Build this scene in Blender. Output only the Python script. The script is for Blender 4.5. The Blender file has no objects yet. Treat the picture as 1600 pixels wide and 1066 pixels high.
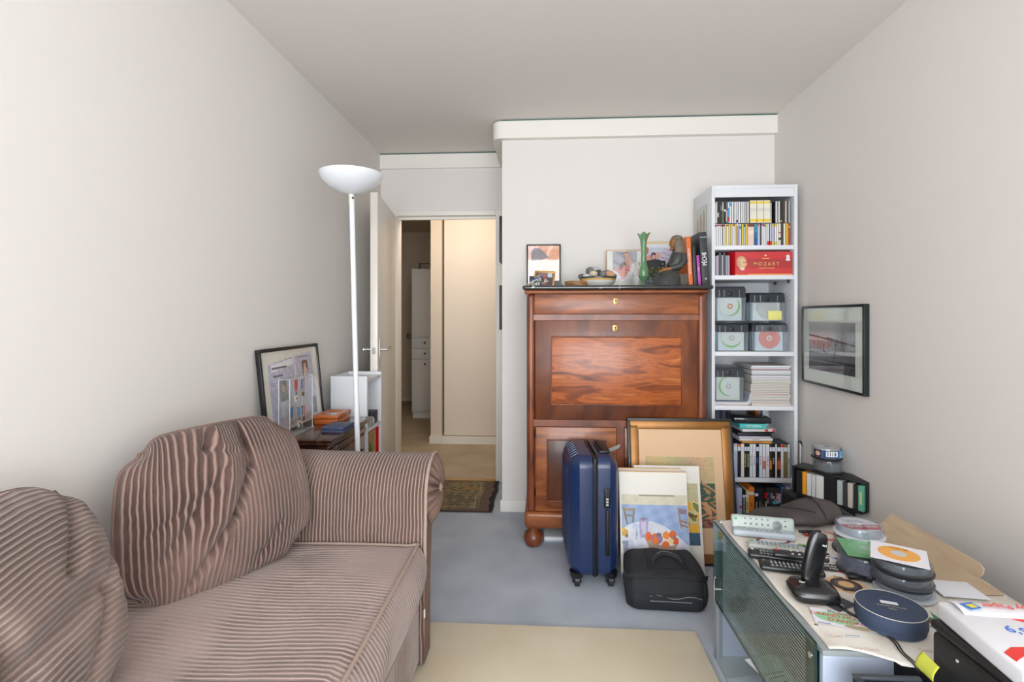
import bpy, bmesh, math, random
from mathutils import Vector, Matrix, Euler
random.seed(7)
PI = math.pi
C = bpy.context.scene.collection
S = bpy.context.scene
# ---------------------------------------------------------------- camera, world, light
YAW = math.atan(48/800)
cam = bpy.data.cameras.new('camera'); cam.sensor_width = 36; cam.lens = 18; cam.shift_y = -38/1600
cam.clip_start = 0.02
camo = bpy.data.objects.new('camera', cam); C.objects.link(camo)
camo.location = (0, 0, 1.25); camo.rotation_euler = (PI/2, 0, YAW)
S.camera = camo
S.view_settings.view_transform = 'Standard'; S.view_settings.look = 'None'
S.view_settings.exposure = 0.12; S.view_settings.gamma = 1; S.view_settings.use_curve_mapping = False
w = bpy.data.worlds.new('sky'); S.world = w; w.use_nodes = True
bg = w.node_tree.nodes['Background']; bg.inputs[0].default_value = (0.80, 0.90, 1.0, 1); bg.inputs[1].default_value = 1.6
def area(name, loc, rot, sx, sy, power, col):
    l = bpy.data.lights.new(name, 'AREA'); l.shape = 'RECTANGLE'; l.size = sx; l.size_y = sy; l.energy = power; l.color = col
    o = bpy.data.objects.new(name, l); C.objects.link(o); o.location = loc; o.rotation_euler = rot
    return o
# daylight coming through the wide window behind the camera
area('window_daylight', (0.1, -1.86, 1.33), (math.radians(90), 0, 0), 2.5, 2.1, 125, (0.92, 0.96, 1.0))
def point(name, loc, power, col, r=0.1):
    l = bpy.data.lights.new(name, 'POINT'); l.energy = power; l.color = col; l.shadow_soft_size = r
    o = bpy.data.objects.new(name, l); C.objects.link(o); o.location = loc
point('hall_ceiling_light', (-0.75, 4.2, 2.32), 15, (1.0, 0.87, 0.73), 0.2)
# ---------------------------------------------------------------- picking points: a pixel's ray met with a real plane
ca, sa = math.cos(YAW), math.sin(YAW)
def ray(u, v):
    x = (u-800)/800
    return Vector((x*ca-sa, x*sa+ca, (495-v)/800))
O = Vector((0, 0, 1.25))
def aY(u, v, y): r = ray(u, v); return O + r*(y/r.y)
def aX(u, v, x): r = ray(u, v); return O + r*(x/r.x)
def aZ(u, v, z): r = ray(u, v); return O + r*((z-1.25)/r.z)
# ---------------------------------------------------------------- materials
def lin(c):
    o = []
    for k in c[:3]:
        k = k/255.0
        o.append(k/12.92 if k <= 0.04045 else ((k+0.055)/1.055)**2.4)
    return (o[0], o[1], o[2], 1)
MC = {}
def nt(m): return m.node_tree.nodes, m.node_tree.links
def bsdf(m): return m.node_tree.nodes['Principled BSDF']
def mat(c, rough=0.6, metal=0, name=None, alpha=None, trans=0, coat=0, emit=0, spec=None, var=0.0, vs=30, bump=0.0, bs=200, sheen=0):
    key = (tuple(c), rough, metal, alpha, trans, coat, emit, spec, var, vs, bump, bs, sheen)
    if key in MC: return MC[key]
    m = bpy.data.materials.new(name or 'surface'); m.use_nodes = True; MC[key] = m
    b = bsdf(m); n, l = nt(m)
    b.inputs['Base Color'].default_value = lin(c); b.inputs['Roughness'].default_value = rough; b.inputs['Metallic'].default_value = metal
    if trans: b.inputs['Transmission Weight'].default_value = trans
    if alpha is not None: b.inputs['Alpha'].default_value = alpha
    if coat: b.inputs['Coat Weight'].default_value = coat; b.inputs['Coat Roughness'].default_value = 0.08
    if spec is not None: b.inputs['Specular IOR Level'].default_value = spec
    if sheen: b.inputs['Sheen Weight'].default_value = sheen; b.inputs['Sheen Roughness'].default_value = 0.4
    if emit: b.inputs['Emission Color'].default_value = lin(c); b.inputs['Emission Strength'].default_value = emit
    if var or bump:
        tc = n.new('ShaderNodeTexCoord')
        if var:
            no = n.new('ShaderNodeTexNoise'); no.inputs['Scale'].default_value = vs; no.inputs['Detail'].default_value = 4
            l.new(tc.outputs['Object'], no.inputs['Vector'])
            mr = n.new('ShaderNodeMapRange'); mr.inputs['From Min'].default_value = 0.3; mr.inputs['From Max'].default_value = 0.7
            mr.inputs['To Min'].default_value = 1-var; mr.inputs['To Max'].default_value = 1+var*0.6
            l.new(no.outputs['Fac'], mr.inputs['Value'])
            mx = n.new('ShaderNodeVectorMath'); mx.operation = 'SCALE'; mx.inputs[0].default_value = lin(c)[:3]
            l.new(mr.outputs[0], mx.inputs['Scale']); l.new(mx.outputs[0], b.inputs['Base Color'])
        if bump:
            n2 = n.new('ShaderNodeTexNoise'); n2.inputs['Scale'].default_value = bs; n2.inputs['Detail'].default_value = 3
            l.new(tc.outputs['Object'], n2.inputs['Vector'])
            bp = n.new('ShaderNodeBump'); bp.inputs['Strength'].default_value = bump; bp.inputs['Distance'].default_value = 0.002
            l.new(n2.outputs['Fac'], bp.inputs['Height']); l.new(bp.outputs[0], b.inputs['Normal'])
    return m
def ramp_mat(name, stops, scale=(1,1,1), nscale=3, detail=6, dist=0.5, rough=0.3, coat=0, wave=None, coord='Object', bump=0, rot=(0,0,0)):
    m = bpy.data.materials.new(name); m.use_nodes = True; n, l = nt(m); b = bsdf(m)
    tc = n.new('ShaderNodeTexCoord'); mp = n.new('ShaderNodeMapping'); mp.inputs['Scale'].default_value = scale; mp.inputs['Rotation'].default_value = rot
    l.new(tc.outputs[coord], mp.inputs['Vector'])
    if wave:
        t = n.new('ShaderNodeTexWave'); t.inputs['Scale'].default_value = nscale; t.inputs['Distortion'].default_value = wave
        t.inputs['Detail'].default_value = detail; t.inputs['Detail Scale'].default_value = 1.2; t.bands_direction = 'Z'
    else:
        t = n.new('ShaderNodeTexNoise'); t.inputs['Scale'].default_value = nscale; t.inputs['Detail'].default_value = detail; t.inputs['Distortion'].default_value = dist
    l.new(mp.outputs[0], t.inputs['Vector'])
    r = n.new('ShaderNodeValToRGB'); e = r.color_ramp.elements
    e[0].position = stops[0][0]; e[0].color = lin(stops[0][1]); e[1].position = stops[-1][0]; e[1].color = lin(stops[-1][1])
    for p, c in stops[1:-1]:
        q = e.new(p); q.color = lin(c)
    l.new(t.outputs['Fac'], r.inputs[0]); l.new(r.outputs[0], b.inputs['Base Color'])
    b.inputs['Roughness'].default_value = rough
    if coat: b.inputs['Coat Weight'].default_value = coat; b.inputs['Coat Roughness'].default_value = 0.12
    if bump:
        bp = n.new('ShaderNodeBump'); bp.inputs['Strength'].default_value = bump; bp.inputs['Distance'].default_value = 0.003
        l.new(t.outputs['Fac'], bp.inputs['Height']); l.new(bp.outputs[0], b.inputs['Normal'])
    return m
def attr_mat(name, rough, coat=0):
    m = bpy.data.materials.new(name); m.use_nodes = True; n, l = nt(m)
    a = n.new('ShaderNodeAttribute'); a.attribute_name = 'Col'; l.new(a.outputs['Color'], bsdf(m).inputs['Base Color'])
    bsdf(m).inputs['Roughness'].default_value = rough
    if coat: bsdf(m).inputs['Coat Weight'].default_value = coat; bsdf(m).inputs['Coat Roughness'].default_value = 0.02; bsdf(m).inputs['Coat IOR'].default_value = 1.7
    return m
PRINT = attr_mat('printed_paper', 0.65); GLOSSY = attr_mat('print_under_glass', 0.4, 1.0); FABRICP = attr_mat('woven_pattern', 0.95)
def rim(n, l):
    # reflectance of a thin pane, the same from both sides
    lw = n.new('ShaderNodeLayerWeight'); lw.inputs[0].default_value = .5
    pw = n.new('ShaderNodeMath'); pw.operation = 'POWER'; pw.inputs[1].default_value = 4; l.new(lw.outputs['Facing'], pw.inputs[0])
    ma = n.new('ShaderNodeMath'); ma.operation = 'MULTIPLY_ADD'; ma.inputs[1].default_value = .6; ma.inputs[2].default_value = .05; l.new(pw.outputs[0], ma.inputs[0])
    return ma
def glass(c=(245,250,250), rough=0.0, alpha=0.12, name='clear_plastic'):
    # thin clear sheet: mostly see-through with a glossy reflection
    m = bpy.data.materials.new(name); m.use_nodes = True; n, l = nt(m)
    n.remove(bsdf(m)); out = n['Material Output']
    tr = n.new('ShaderNodeBsdfTransparent'); tr.inputs[0].default_value = lin(c)
    gl = n.new('ShaderNodeBsdfGlossy'); gl.inputs['Roughness'].default_value = rough
    di = n.new('ShaderNodeBsdfDiffuse'); di.inputs[0].default_value = lin(c)
    fr = rim(n, l)
    m1 = n.new('ShaderNodeMixShader'); m1.inputs[0].default_value = alpha
    l.new(tr.outputs[0], m1.inputs[1]); l.new(di.outputs[0], m1.inputs[2])
    m2 = n.new('ShaderNodeMixShader'); l.new(fr.outputs[0], m2.inputs[0]); l.new(m1.outputs[0], m2.inputs[1]); l.new(gl.outputs[0], m2.inputs[2])
    l.new(m2.outputs[0], out.inputs[0])
    return m
# ---------------------------------------------------------------- mesh builder
class B:
    def __init__(s): s.bm = bmesh.new()
    def _mi(s, f0, mi):
        s.bm.faces.ensure_lookup_table()
        for f in s.bm.faces[f0:]: f.material_index = mi
    def box(s, x0, x1, y0, y1, z0, z1, mi=0, r=0, seg=2, M=None):
        b2 = bmesh.new(); bmesh.ops.create_cube(b2, size=1)
        for v in b2.verts: v.co = Vector((x0+(v.co.x+.5)*(x1-x0), y0+(v.co.y+.5)*(y1-y0), z0+(v.co.z+.5)*(z1-z0)))
        if r: bmesh.ops.bevel(b2, geom=b2.edges[:], offset=min(r, .49*min(abs(x1-x0), abs(y1-y0), abs(z1-z0))), segments=seg, affect='EDGES', profile=0.5)
        if M: bmesh.ops.transform(b2, matrix=M, verts=b2.verts)
        s.merge(b2, mi); return s
    def merge(s, b2, mi=None):
        me = bpy.data.meshes.new('t'); b2.to_mesh(me); b2.free(); n0 = len(s.bm.faces)
        s.bm.from_mesh(me); bpy.data.meshes.remove(me)
        if mi is not None: s._mi(n0, mi)
    def ring(s, c, ax1, ax2, r1, r2, n):
        return [s.bm.verts.new(c + ax1*(r1*math.cos(2*PI*i/n)) + ax2*(r2*math.sin(2*PI*i/n))) for i in range(n)]
    def skin(s, rings, mi=0, cap=(True, True), closed=False):
        n0 = len(s.bm.faces); n = len(rings[0])
        for a, b in zip(rings[:-1], rings[1:]):
            for i in range(n): s.bm.faces.new((a[i], a[(i+1) % n], b[(i+1) % n], b[i]))
        if closed:
            a, b = rings[-1], rings[0]
            for i in range(n): s.bm.faces.new((a[i], a[(i+1) % n], b[(i+1) % n], b[i]))
        else:
            if cap[0]: s.bm.faces.new(list(reversed(rings[0])))
            if cap[1]: s.bm.faces.new(rings[-1])
        s._mi(n0, mi)
    def cyl(s, p0, p1, r0, r1=None, n=20, mi=0, cap=(True, True)):
        p0 = Vector(p0); p1 = Vector(p1); r1 = r0 if r1 is None else r1
        d = (p1-p0).normalized(); a = d.orthogonal().normalized(); b = d.cross(a)
        s.skin([s.ring(p0, a, b, r0, r0, n), s.ring(p1, a, b, r1, r1, n)], mi, cap); return s
    def lathe(s, prof, c=(0,0,0), n=28, mi=0, sx=1, sy=1, cap=(True, True), axis=None):
        c = Vector(c); X = Vector((1,0,0)); Y = Vector((0,1,0)); Z = Vector((0,0,1))
        if axis == 'Y': X, Y, Z = Vector((1,0,0)), Vector((0,0,1)), Vector((0,-1,0))
        if axis == 'X': X, Y, Z = Vector((0,1,0)), Vector((0,0,1)), Vector((1,0,0))
        s.skin([s.ring(c+Z*z, X, Y, max(r, 1e-4)*sx, max(r, 1e-4)*sy, n) for r, z in prof], mi, cap); return s
    def tube(s, pts, r, n=8, mi=0, closed=False, rs=None):
        pts = [Vector(p) for p in pts]; R = []; pa = None
        for i, p in enumerate(pts):
            if closed: d = pts[(i+1) % len(pts)]-pts[i-1]
            else: d = pts[min(i+1, len(pts)-1)]-pts[max(i-1, 0)]
            d.normalize()
            a = d.orthogonal() if pa is None else (pa-d*pa.dot(d))
            if a.length < 1e-6: a = d.orthogonal()
            a.normalize(); pa = a; b = d.cross(a); rr = rs[i] if rs else r
            R.append(s.ring(p, a, b, rr, rr, n))
        s.skin(R, mi, closed=closed); return s
    def prism(s, pts, off, mi=0):
        # pts: 3D polygon, off: extrusion vector
        off = Vector(off); a = [s.bm.verts.new(Vector(p)) for p in pts]; b = [s.bm.verts.new(Vector(p)+off) for p in pts]
        s.skin([a, b], mi); return s
    def grid(s, fn, nu, nv, mi=0, closeu=False):
        n0 = len(s.bm.faces)
        V = [[s.bm.verts.new(fn(i/nu, j/nv)) for j in range(nv+1)] for i in range(nu if closeu else nu+1)]
        k = len(V)
        for i in range(nu):
            for j in range(nv): s.bm.faces.new((V[i][j], V[(i+1) % k][j], V[(i+1) % k][j+1], V[i][j+1]))
        s._mi(n0, mi); return V
    def ell(s, c, rx, ry, rz, mi=0, n=16, M=None, jit=0):
        b2 = bmesh.new(); bmesh.ops.create_uvsphere(b2, u_segments=n, v_segments=max(6, n//2), radius=1)
        for v in b2.verts:
            j = 1+random.uniform(-jit, jit); v.co = Vector((v.co.x*rx*j, v.co.y*ry*j, v.co.z*rz*j))
        if M: bmesh.ops.transform(b2, matrix=M, verts=b2.verts)
        for v in b2.verts: v.co += Vector(c)
        s.merge(b2, mi); return s
    def done(s, name, mats, parent=None, loc=None, rot=None, ang=38, recalc=True, flat=False):
        if recalc: bmesh.ops.recalc_face_normals(s.bm, faces=s.bm.faces[:])
        me = bpy.data.meshes.new(name); s.bm.to_mesh(me); s.bm.free()
        if not isinstance(mats, (list, tuple)): mats = [mats]
        for m in mats: me.materials.append(m)
        if not flat:
            me.polygons.foreach_set('use_smooth', [True]*len(me.polygons)); me.set_sharp_from_angle(angle=math.radians(ang))
        o = bpy.data.objects.new(name, me); C.objects.link(o)
        if parent: o.parent = parent
        if loc: o.location = loc
        if rot: o.rotation_euler = rot
        return o
def tag(o, label=None, cat=None, group=None, kind=None):
    if label: o['label'] = label
    if cat: o['category'] = cat
    if group: o['group'] = group
    if kind: o['kind'] = kind
    return o
def thing(name, label, cat, loc=(0,0,0), rot=0, group=None):
    o = bpy.data.objects.new(name, None); C.objects.link(o); o.location = loc
    o.rotation_euler = rot if isinstance(rot, (tuple, list, Euler)) else (0, 0, rot)
    o.empty_display_size = 0.05
    return tag(o, label, cat, group)
def struct(name, b, m, **k): return tag(b.done(name, m, **k), kind='structure')
def text(name, s, parent, loc, rot, size, m, align='CENTER', sx=1, ext=0.0002, label=None):
    cu = bpy.data.curves.new('t', 'FONT'); cu.body = s; cu.size = size; cu.align_x = align; cu.align_y = 'CENTER'; cu.extrude = ext; cu.offset = size*0.006
    t = bpy.data.objects.new('t', cu); C.objects.link(t); bpy.context.view_layer.update()
    me = bpy.data.meshes.new_from_object(t); bpy.data.objects.remove(t); bpy.data.curves.remove(cu)
    me.materials.clear(); me.materials.append(m); me.name = name
    if sx != 1:
        for v in me.vertices: v.co.x *= sx
    o = bpy.data.objects.new(name, me); C.objects.link(o)
    if parent: o.parent = parent
    o.location = loc; o.rotation_euler = rot
    if label: o['label'] = label
    return o
# ---------------------------------------------------------------- flat artwork: coloured cells of a printed sheet
def inpoly(x, y, p):
    r = False; j = len(p)-1
    for i in range(len(p)):
        if (p[i][1] > y) != (p[j][1] > y) and x < (p[j][0]-p[i][0])*(y-p[i][1])/(p[j][1]-p[i][1]+1e-12)+p[i][0]: r = not r
        j = i
    return r
def segd(x, y, a, b):
    dx, dy = b[0]-a[0], b[1]-a[1]; L = dx*dx+dy*dy+1e-12
    t = max(0, min(1, ((x-a[0])*dx+(y-a[1])*dy)/L)); return math.hypot(x-a[0]-t*dx, y-a[1]-t*dy)
def shade(layers, x, y):
    c = (255, 255, 255); fr = 0
    for q in layers:
        k = q[0]
        if k == 'r' and q[1] <= x <= q[3] and q[2] <= y <= q[4]: c = q[5]
        elif k == 'e' and ((x-q[1])/q[3])**2+((y-q[2])/q[4])**2 <= 1: c = q[5]
        elif k == 'p' and inpoly(x, y, q[1]): c = q[2]
        elif k == 'l' and min(segd(x, y, q[1][i], q[1][i+1]) for i in range(len(q[1])-1)) < q[2]: c = q[3]
        elif k == 'f':
            t = q[1](x, y, c)
            if t is not None: c = t
    return c
def sheet(name, w, h, nx, ny, layers, parent=None, m=None, jit=6, thick=0.0, loc=None, rot=None, back=None, warp=None):
    # printed sheet in the local XZ plane, seen from -Y; x 0..1 left to right, y 0..1 bottom to top
    b = B(); bm = b.bm; rnd = random.Random(3)
    V = [[bm.verts.new((-w/2+w*i/nx, 0, h*j/ny)) for j in range(ny+1)] for i in range(nx+1)]
    cols = []
    for i in range(nx):
        for j in range(ny):
            bm.faces.new((V[i][j], V[i+1][j], V[i+1][j+1], V[i][j+1]))
            c = shade(layers, (i+.5)/nx, (j+.5)/ny); d = rnd.uniform(-jit, jit)
            cols.append(lin([max(0, min(255, k+d)) for k in c]))
    n0 = nx*ny
    if thick:
        b.box(-w/2, w/2, 0.0004, thick, 0, h, 1)
    if warp:
        for v in bm.verts: v.co = warp(v.co)
    me = bpy.data.meshes.new(name); bm.to_mesh(me); bm.free()
    me.materials.append(m or PRINT)
    if thick: me.materials.append(back or mat((205,203,196), .7))
    at = me.color_attributes.new('Col', 'FLOAT_COLOR', 'CORNER')
    for k, c in enumerate(cols):
        for li in me.polygons[k].loop_indices: at.data[li].color = c
    o = bpy.data.objects.new(name, me); C.objects.link(o)
    if parent: o.parent = parent
    if loc is not None: o.location = loc
    if rot is not None: o.rotation_euler = rot
    return o
def frame(b, w, h, t, d, mi=0, r=0.0015, z0=0, y0=0):
    # picture frame bars around a w x h rectangle standing on z0 (outer size)
    b.box(-w/2, w/2, y0, y0+d, z0, z0+t, mi, r); b.box(-w/2, w/2, y0, y0+d, z0+h-t, z0+h, mi, r)
    b.box(-w/2, -w/2+t, y0, y0+d, z0+t, z0+h-t, mi, r); b.box(w/2-t, w/2, y0, y0+d, z0+t, z0+h-t, mi, r)
ORD = ['first','second','third','fourth','fifth','sixth','seventh','eighth','ninth','tenth','eleventh','twelfth','thirteenth','fourteenth','fifteenth','sixteenth','seventeenth','eighteenth','nineteenth','twentieth','twenty-first','twenty-second','twenty-third','twenty-fourth','twenty-fifth','twenty-sixth','twenty-seventh','twenty-eighth','twenty-ninth','thirtieth','thirty-first','thirty-second','thirty-third','thirty-fourth','thirty-fifth','thirty-sixth','thirty-seventh','thirty-eighth','thirty-ninth','fortieth']
# ================================================================ THE SETTING
WALL = mat((230,225,220), .85, name='painted_wall', bump=.05, bs=60)
CEIL = mat((230,224,218), .9, name='painted_ceiling')
TRIM = mat((240,236,228), .45, name='white_trim')
HALL = mat((226,214,198), .8, name='hall_paint')
def carpet(name, c1, c2, sc=500):
    m = bpy.data.materials.new(name); m.use_nodes = True; n, l = nt(m); b = bsdf(m); b.inputs['Roughness'].default_value = 1; b.inputs['Specular IOR Level'].default_value = .1
    tc = n.new('ShaderNodeTexCoord'); a = n.new('ShaderNodeTexNoise'); a.inputs['Scale'].default_value = sc; a.inputs['Detail'].default_value = 2
    c = n.new('ShaderNodeTexNoise'); c.inputs['Scale'].default_value = 4; c.inputs['Detail'].default_value = 5
    l.new(tc.outputs['Object'], a.inputs['Vector']); l.new(tc.outputs['Object'], c.inputs['Vector'])
    ad = n.new('ShaderNodeMath'); ad.operation = 'MULTIPLY_ADD'; ad.inputs[1].default_value = .45
    l.new(a.outputs['Fac'], ad.inputs[0]); mu = n.new('ShaderNodeMath'); mu.operation = 'MULTIPLY'; mu.inputs[1].default_value = .55
    l.new(c.outputs['Fac'], mu.inputs[0]); l.new(mu.outputs[0], ad.inputs[2])
    r = n.new('ShaderNodeValToRGB'); r.color_ramp.elements[0].position = .36; r.color_ramp.elements[0].color = lin(c1); r.color_ramp.elements[1].position = .64; r.color_ramp.elements[1].color = lin(c2)
    l.new(ad.outputs[0], r.inputs[0]); l.new(r.outputs[0], b.inputs['Base Color'])
    bp = n.new('ShaderNodeBump'); bp.inputs['Strength'].default_value = .5; bp.inputs['Distance'].default_value = .004
    l.new(a.outputs['Fac'], bp.inputs['Height']); l.new(bp.outputs[0], b.inputs['Normal'])
    return m
BLUEC = carpet('blue_grey_carpet', (172,179,190), (196,203,214))
BEIGEC = carpet('beige_carpet', (178,162,140), (202,188,168))
XL, XR, YB, YA, YD, CH = -1.245, 1.44, -1.75, 3.28, 3.88, 2.5
struct('floor', B().box(XL-.1, XR+.1, YB-.1, YD+.02, -.1, 0), BLUEC)
struct('floor_hall', B().box(-2.6, .4, YD+.02, 7.6, -.1, 0), BEIGEC)
struct('ceiling', B().box(XL-.1, XR+.1, YB-.1, YD+.05, CH, CH+.1), CEIL)
struct('ceiling_hall', B().box(-2.6, .4, YD+.05, 7.6, CH, CH+.1), HALL)
struct('wall_left', B().box(XL-.1, XL, YB, YD+.1, 0, CH), WALL)
struct('wall_right', B().box(XR, XR+.1, YB, YA+.1, 0, CH), WALL)
struct('wall_front', B().box(-.26, XR, YA, YD+.1, 0, CH), WALL)
b = B(); b.box(XL, -1.155, YD, YD+.1, 0, CH); b.box(-.315, -.26, YD, YD+.1, 0, CH); b.box(-1.155, -.315, YD, YD+.1, 2.06, CH)
struct('wall_door', b, WALL)
# wall behind the camera, with the wide window that lights the room
b = B(); b.box(XL, XR, YB-.1, YB, 0, .28); b.box(XL, XR, YB-.1, YB, 2.40, CH); b.box(XL, -1.17, YB-.1, YB, .28, 2.40); b.box(1.37, XR, YB-.1, YB, .28, 2.40)
struct('wall_back', b, WALL)
b = B()
for x in (-1.17, -.34, .49, 1.32): b.box(x, x+.05, YB-.07, YB-.03, .28, 2.40)
b.box(-1.17, 1.37, YB-.07, YB-.03, .28, .33); b.box(-1.17, 1.37, YB-.07, YB-.03, 2.35, 2.40)
struct('window_1', b, TRIM)
# hall and far room
b = B(); b.box(-2.6, XL-.1, YD+.02, YD+.12, 0, CH); struct('wall_hall_near', b, HALL)
struct('wall_hall_left', B().box(-2.7, -2.6, YD, 7.6, 0, CH), HALL)
struct('wall_hall_right', B().box(.3, .4, YD+.1, 5.3, 0, CH), HALL)
struct('wall_far', B().box(-2.6, .4, 7.5, 7.6, 0, CH), HALL)
struct('wall_far_right', B().box(-.9, .3, 5.3, 5.4, 0, CH), HALL)
struct('wall_pilaster', B().box(-1.105, -1.0, 5.0, 7.5, 0, CH), HALL)
struct('wall_far_side', B().box(-2.6,-2.35,5.0,5.1,0,CH), HALL)
struct('baseboard_hall', B().box(-1.115, -1.0, 4.985, 5.0, 0, .075).box(-.995,.3,4.985,5.0,0,.07).box(-2.6,-1.12,7.485,7.5,0,.06), TRIM)
# sliding wardrobe door of the hall
b = B(); b.box(-.975, .28, 5.03, 5.055, .075, 2.44, 0); struct('door_2', b, mat((232,222,208), .5))
struct('trim_8', B().box(-1.0, .3, 5.0, 5.1, .0, .07).box(-1.0,-.995,5.0,5.08,.07,2.44).box(-1.0,.3,5.0,5.1,2.44,2.5), HALL)
# door frame of the room
b = B(); b.box(-1.155, -1.115, YD-.025, YD+.11, 0, 2.06, 0, .003); b.box(-.355, -.305, YD-.025, YD+.11, 0, 2.06, 0, .003); b.box(-1.115, -.355, YD-.025, YD+.11, 2.02, 2.06, 0, .003)
b.box(-1.115, -.355, YD+.03, YD+.05, 2.0, 2.02)
struct('trim_1', b, TRIM)
struct('trim_2', B().box(-1.115, -.355, YD-.02, YD+.03, 0, .006, 0, .002), mat((196,160,88), .3, .9))
# cornices: boxed curtain-track like mouldings under the ceiling
b = B(); b.box(-.26, XR, YA-.045, YA, 2.381, 2.490)
b.box(-.32, -.26, YA+.02, YD-.02, 2.381, 2.490); b.box(-.261,-.26,YA,YA+.02,2.381,2.49)
V = [(-.26, YA+.02, 2.381)] + [(-.26+.06*math.cos(t), YA+.02+.065*math.sin(t), 2.381) for t in [PI+PI/2*i/8 for i in range(9)]]
b.prism(V, (0,0,.109)); struct('trim_3', b, TRIM)
struct('trim_4', B().box(XL, -.26, YD-.025, YD, 2.383, 2.490), TRIM)
struct('trim_5', B().box(-.26, XR, YA-.035, YA, 2.490, 2.5).box(XL,-.26,YD-.018,YD,2.490,2.5).box(-.31,-.26,YA,YD-.02,2.490,2.5), mat((70,110,104), .4))
struct('baseboard_front', B().box(-.272, .94, YA-.012, YA, 0, .075, 0, .003), TRIM)
struct('baseboard_left', B().box(XL, XL+.012, 2.1, 3.85, 0, .07), TRIM)
# open door leaf against the left wall
dx, dy = -1.012+1.118, 3.09-3.845; DL = math.hypot(dx, dy); da = math.atan2(dy, dx)
d = thing('door_1', None, None, (-1.118, 3.845, 0), da); tag(d, kind='structure')
B().box(0, DL, -.045, 0, .01, 2.015, 0, .002).done('door_leaf', mat((232,226,216), .28), d)
CH1 = mat((190,190,190), .22, 1)
B().box(DL-.075, DL-.055, .0, .004, .93, 1.12, 0, .002).box(DL-.075, DL-.055, -.049, -.045, .93, 1.12, 0, .002).done('door_plate', CH1, d)
b = B()
for s, y in ((1, .004), (-1, -.049)):
    b.cyl((DL-.065, y, 1.045), (DL-.065, y+s*.045, 1.045), .008, n=12)
    b.tube([(DL-.065, y+s*.045, 1.045), (DL-.085, y+s*.05, 1.046), (DL-.13, y+s*.05, 1.042), (DL-.175, y+s*.047, 1.05)], .008, 8)
b.done('door_handle', CH1, d)
B().box(DL-.001, DL+.002, -.034, -.014, 1.02, 1.06).done('latch', mat((120,118,112), .3, 1), d)
# ================================================================ far room things
t = thing('tall_cabinet', 'white tall cabinet with two small drawers seen down the hall', 'cabinet', (-1.36, 6.2, 0))
WG = mat((226,228,226), .5)
B().box(-.25, .24, .02, .5, .07, 1.84, 0, .004).box(-.24, .23, .03, .49, 0, .07).done('body', WG, t)
for nme, z0, z1, kz, kx in (('door', 1.0, 1.82, 1.42, .0), ('drawer', .865, .985, .93, -.08), ('drawer', .735, .855, .80, -.08), ('door', .09, .725, .67, -.08)):
    p = B().box(-.245, .235, 0, .02, z0, z1, 0, .003).done(nme, WG, t)
    B().ell((kx, -.012, kz), .013, .012, .013, n=10).done('knob', mat((90,88,84), .3, .8), p)
t = thing('framed_picture', 'framed dark photograph standing high on the far cabinet', 'picture', (-1.26, 6.45, 1.84), 0)
b = B(); frame(b, .3, .36, .02, .02); b.done('picture_frame', mat((215,212,205), .4), t)
sheet('photograph', .27, .33, 12, 14, [('r',0,0,1,1,(200,200,196)), ('r',.2,.15,.8,.85,(60,60,62)), ('e',.45,.4,.18,.2,(150,150,150))], t, loc=(0,-.002+.012,.015), thick=.004)
t = thing('serving_tray', 'small clear box lying on top of the far cabinet', 'box', (-1.48, 6.35, 1.84))
b = B(); frame(b, .17, .09, .006, .12); b.done('body', mat((180,176,168), .4), t)
tag(B().lathe([(.0,-.075),(.07,-.065),(.12,-.035),(.14,0)], (-1.74, 6.1, 2.5), 24).done('ceiling_lamp', mat((200,200,200), .35)), 'round frosted ceiling lamp in the dim far room', 'ceiling lamp')
tag(B().box(-2.02,-1.96,7.485,7.5,.92,1.0,0,.004).done('light_switch', mat((150,148,142), .5)), 'small grey switch plate on the wall beside the far cabinet', 'switch')
# ---- two unframed prints pinned on the side of the recess
for i, (z0, z1, lb) in enumerate(((1.165, 1.455, 'lower of two dark prints seen edge-on beside the doorway'), (1.61, 1.91, 'upper of two dark prints seen edge-on beside the doorway'))):
    b = B(); b.box(-.284, -.263, 3.34, 3.7, z0, z1, 0, .002)
    tag(b.done('framed_print', mat((44,44,40), .5)), lb, 'picture', 'prints beside the doorway')
# ================================================================ rugs
t = B()
def wob(x, y): return math.sin(x*9+y*3)*.01
bm = t.bm
t.box(-.455, .60, .75, 2.055, .001, .013, 0, .005)
rug = t.done('cream_rug', carpet('cream_rug', (240,226,196), (250,240,216), 900)); tag(rug, 'pale cream yellow rug on the blue carpet', 'rug')
L = [('r',0,0,1,1,(70,58,50)), ('r',.0,.08,.93,.93,(96,84,66))]
def pers(x, y, c):
    if x > .968+.006*math.sin(y*30): return (30,28,34)
    if x > .90 or y > .95 or y < .05: return (104,84,74)
    if x > .86 and x < .875 or (.90 > y > .885) or (.115 > y > .1): return (150,140,110)
    k = math.sin(x*46+math.sin(y*31)*2.2)*math.cos(y*38+math.sin(x*27)*2.5)+.5*math.sin(x*120)*math.sin(y*90)
    if ((x-.45)/.2)**2+((y-.5)/.14)**2 < 1: return (128,106,84) if k > 0 else (90,70,60)
    if k > .75: return (168,120,72)
    if k > .35: return (140,130,96)
    if k < -.6: return (84,84,84)
    if k < -.25: return (116,94,68)
    return (112,104,80)
def wp(co):
    return Vector((co.x*1.0+(.03 if co.x > .4 else 0)*0 + .006*math.sin(co.z*20), co.z, -co.y+.012))
r = sheet('persian_rug', .95, .60, 110, 80, [('f', pers)], None, FABRICP, 10, thick=.009, back=mat((60,50,44), 1), warp=wp)
r.location = (-.80, 3.245, -.001); tag(r, 'worn dark persian rug lying in front of the doorway', 'rug')
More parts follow.
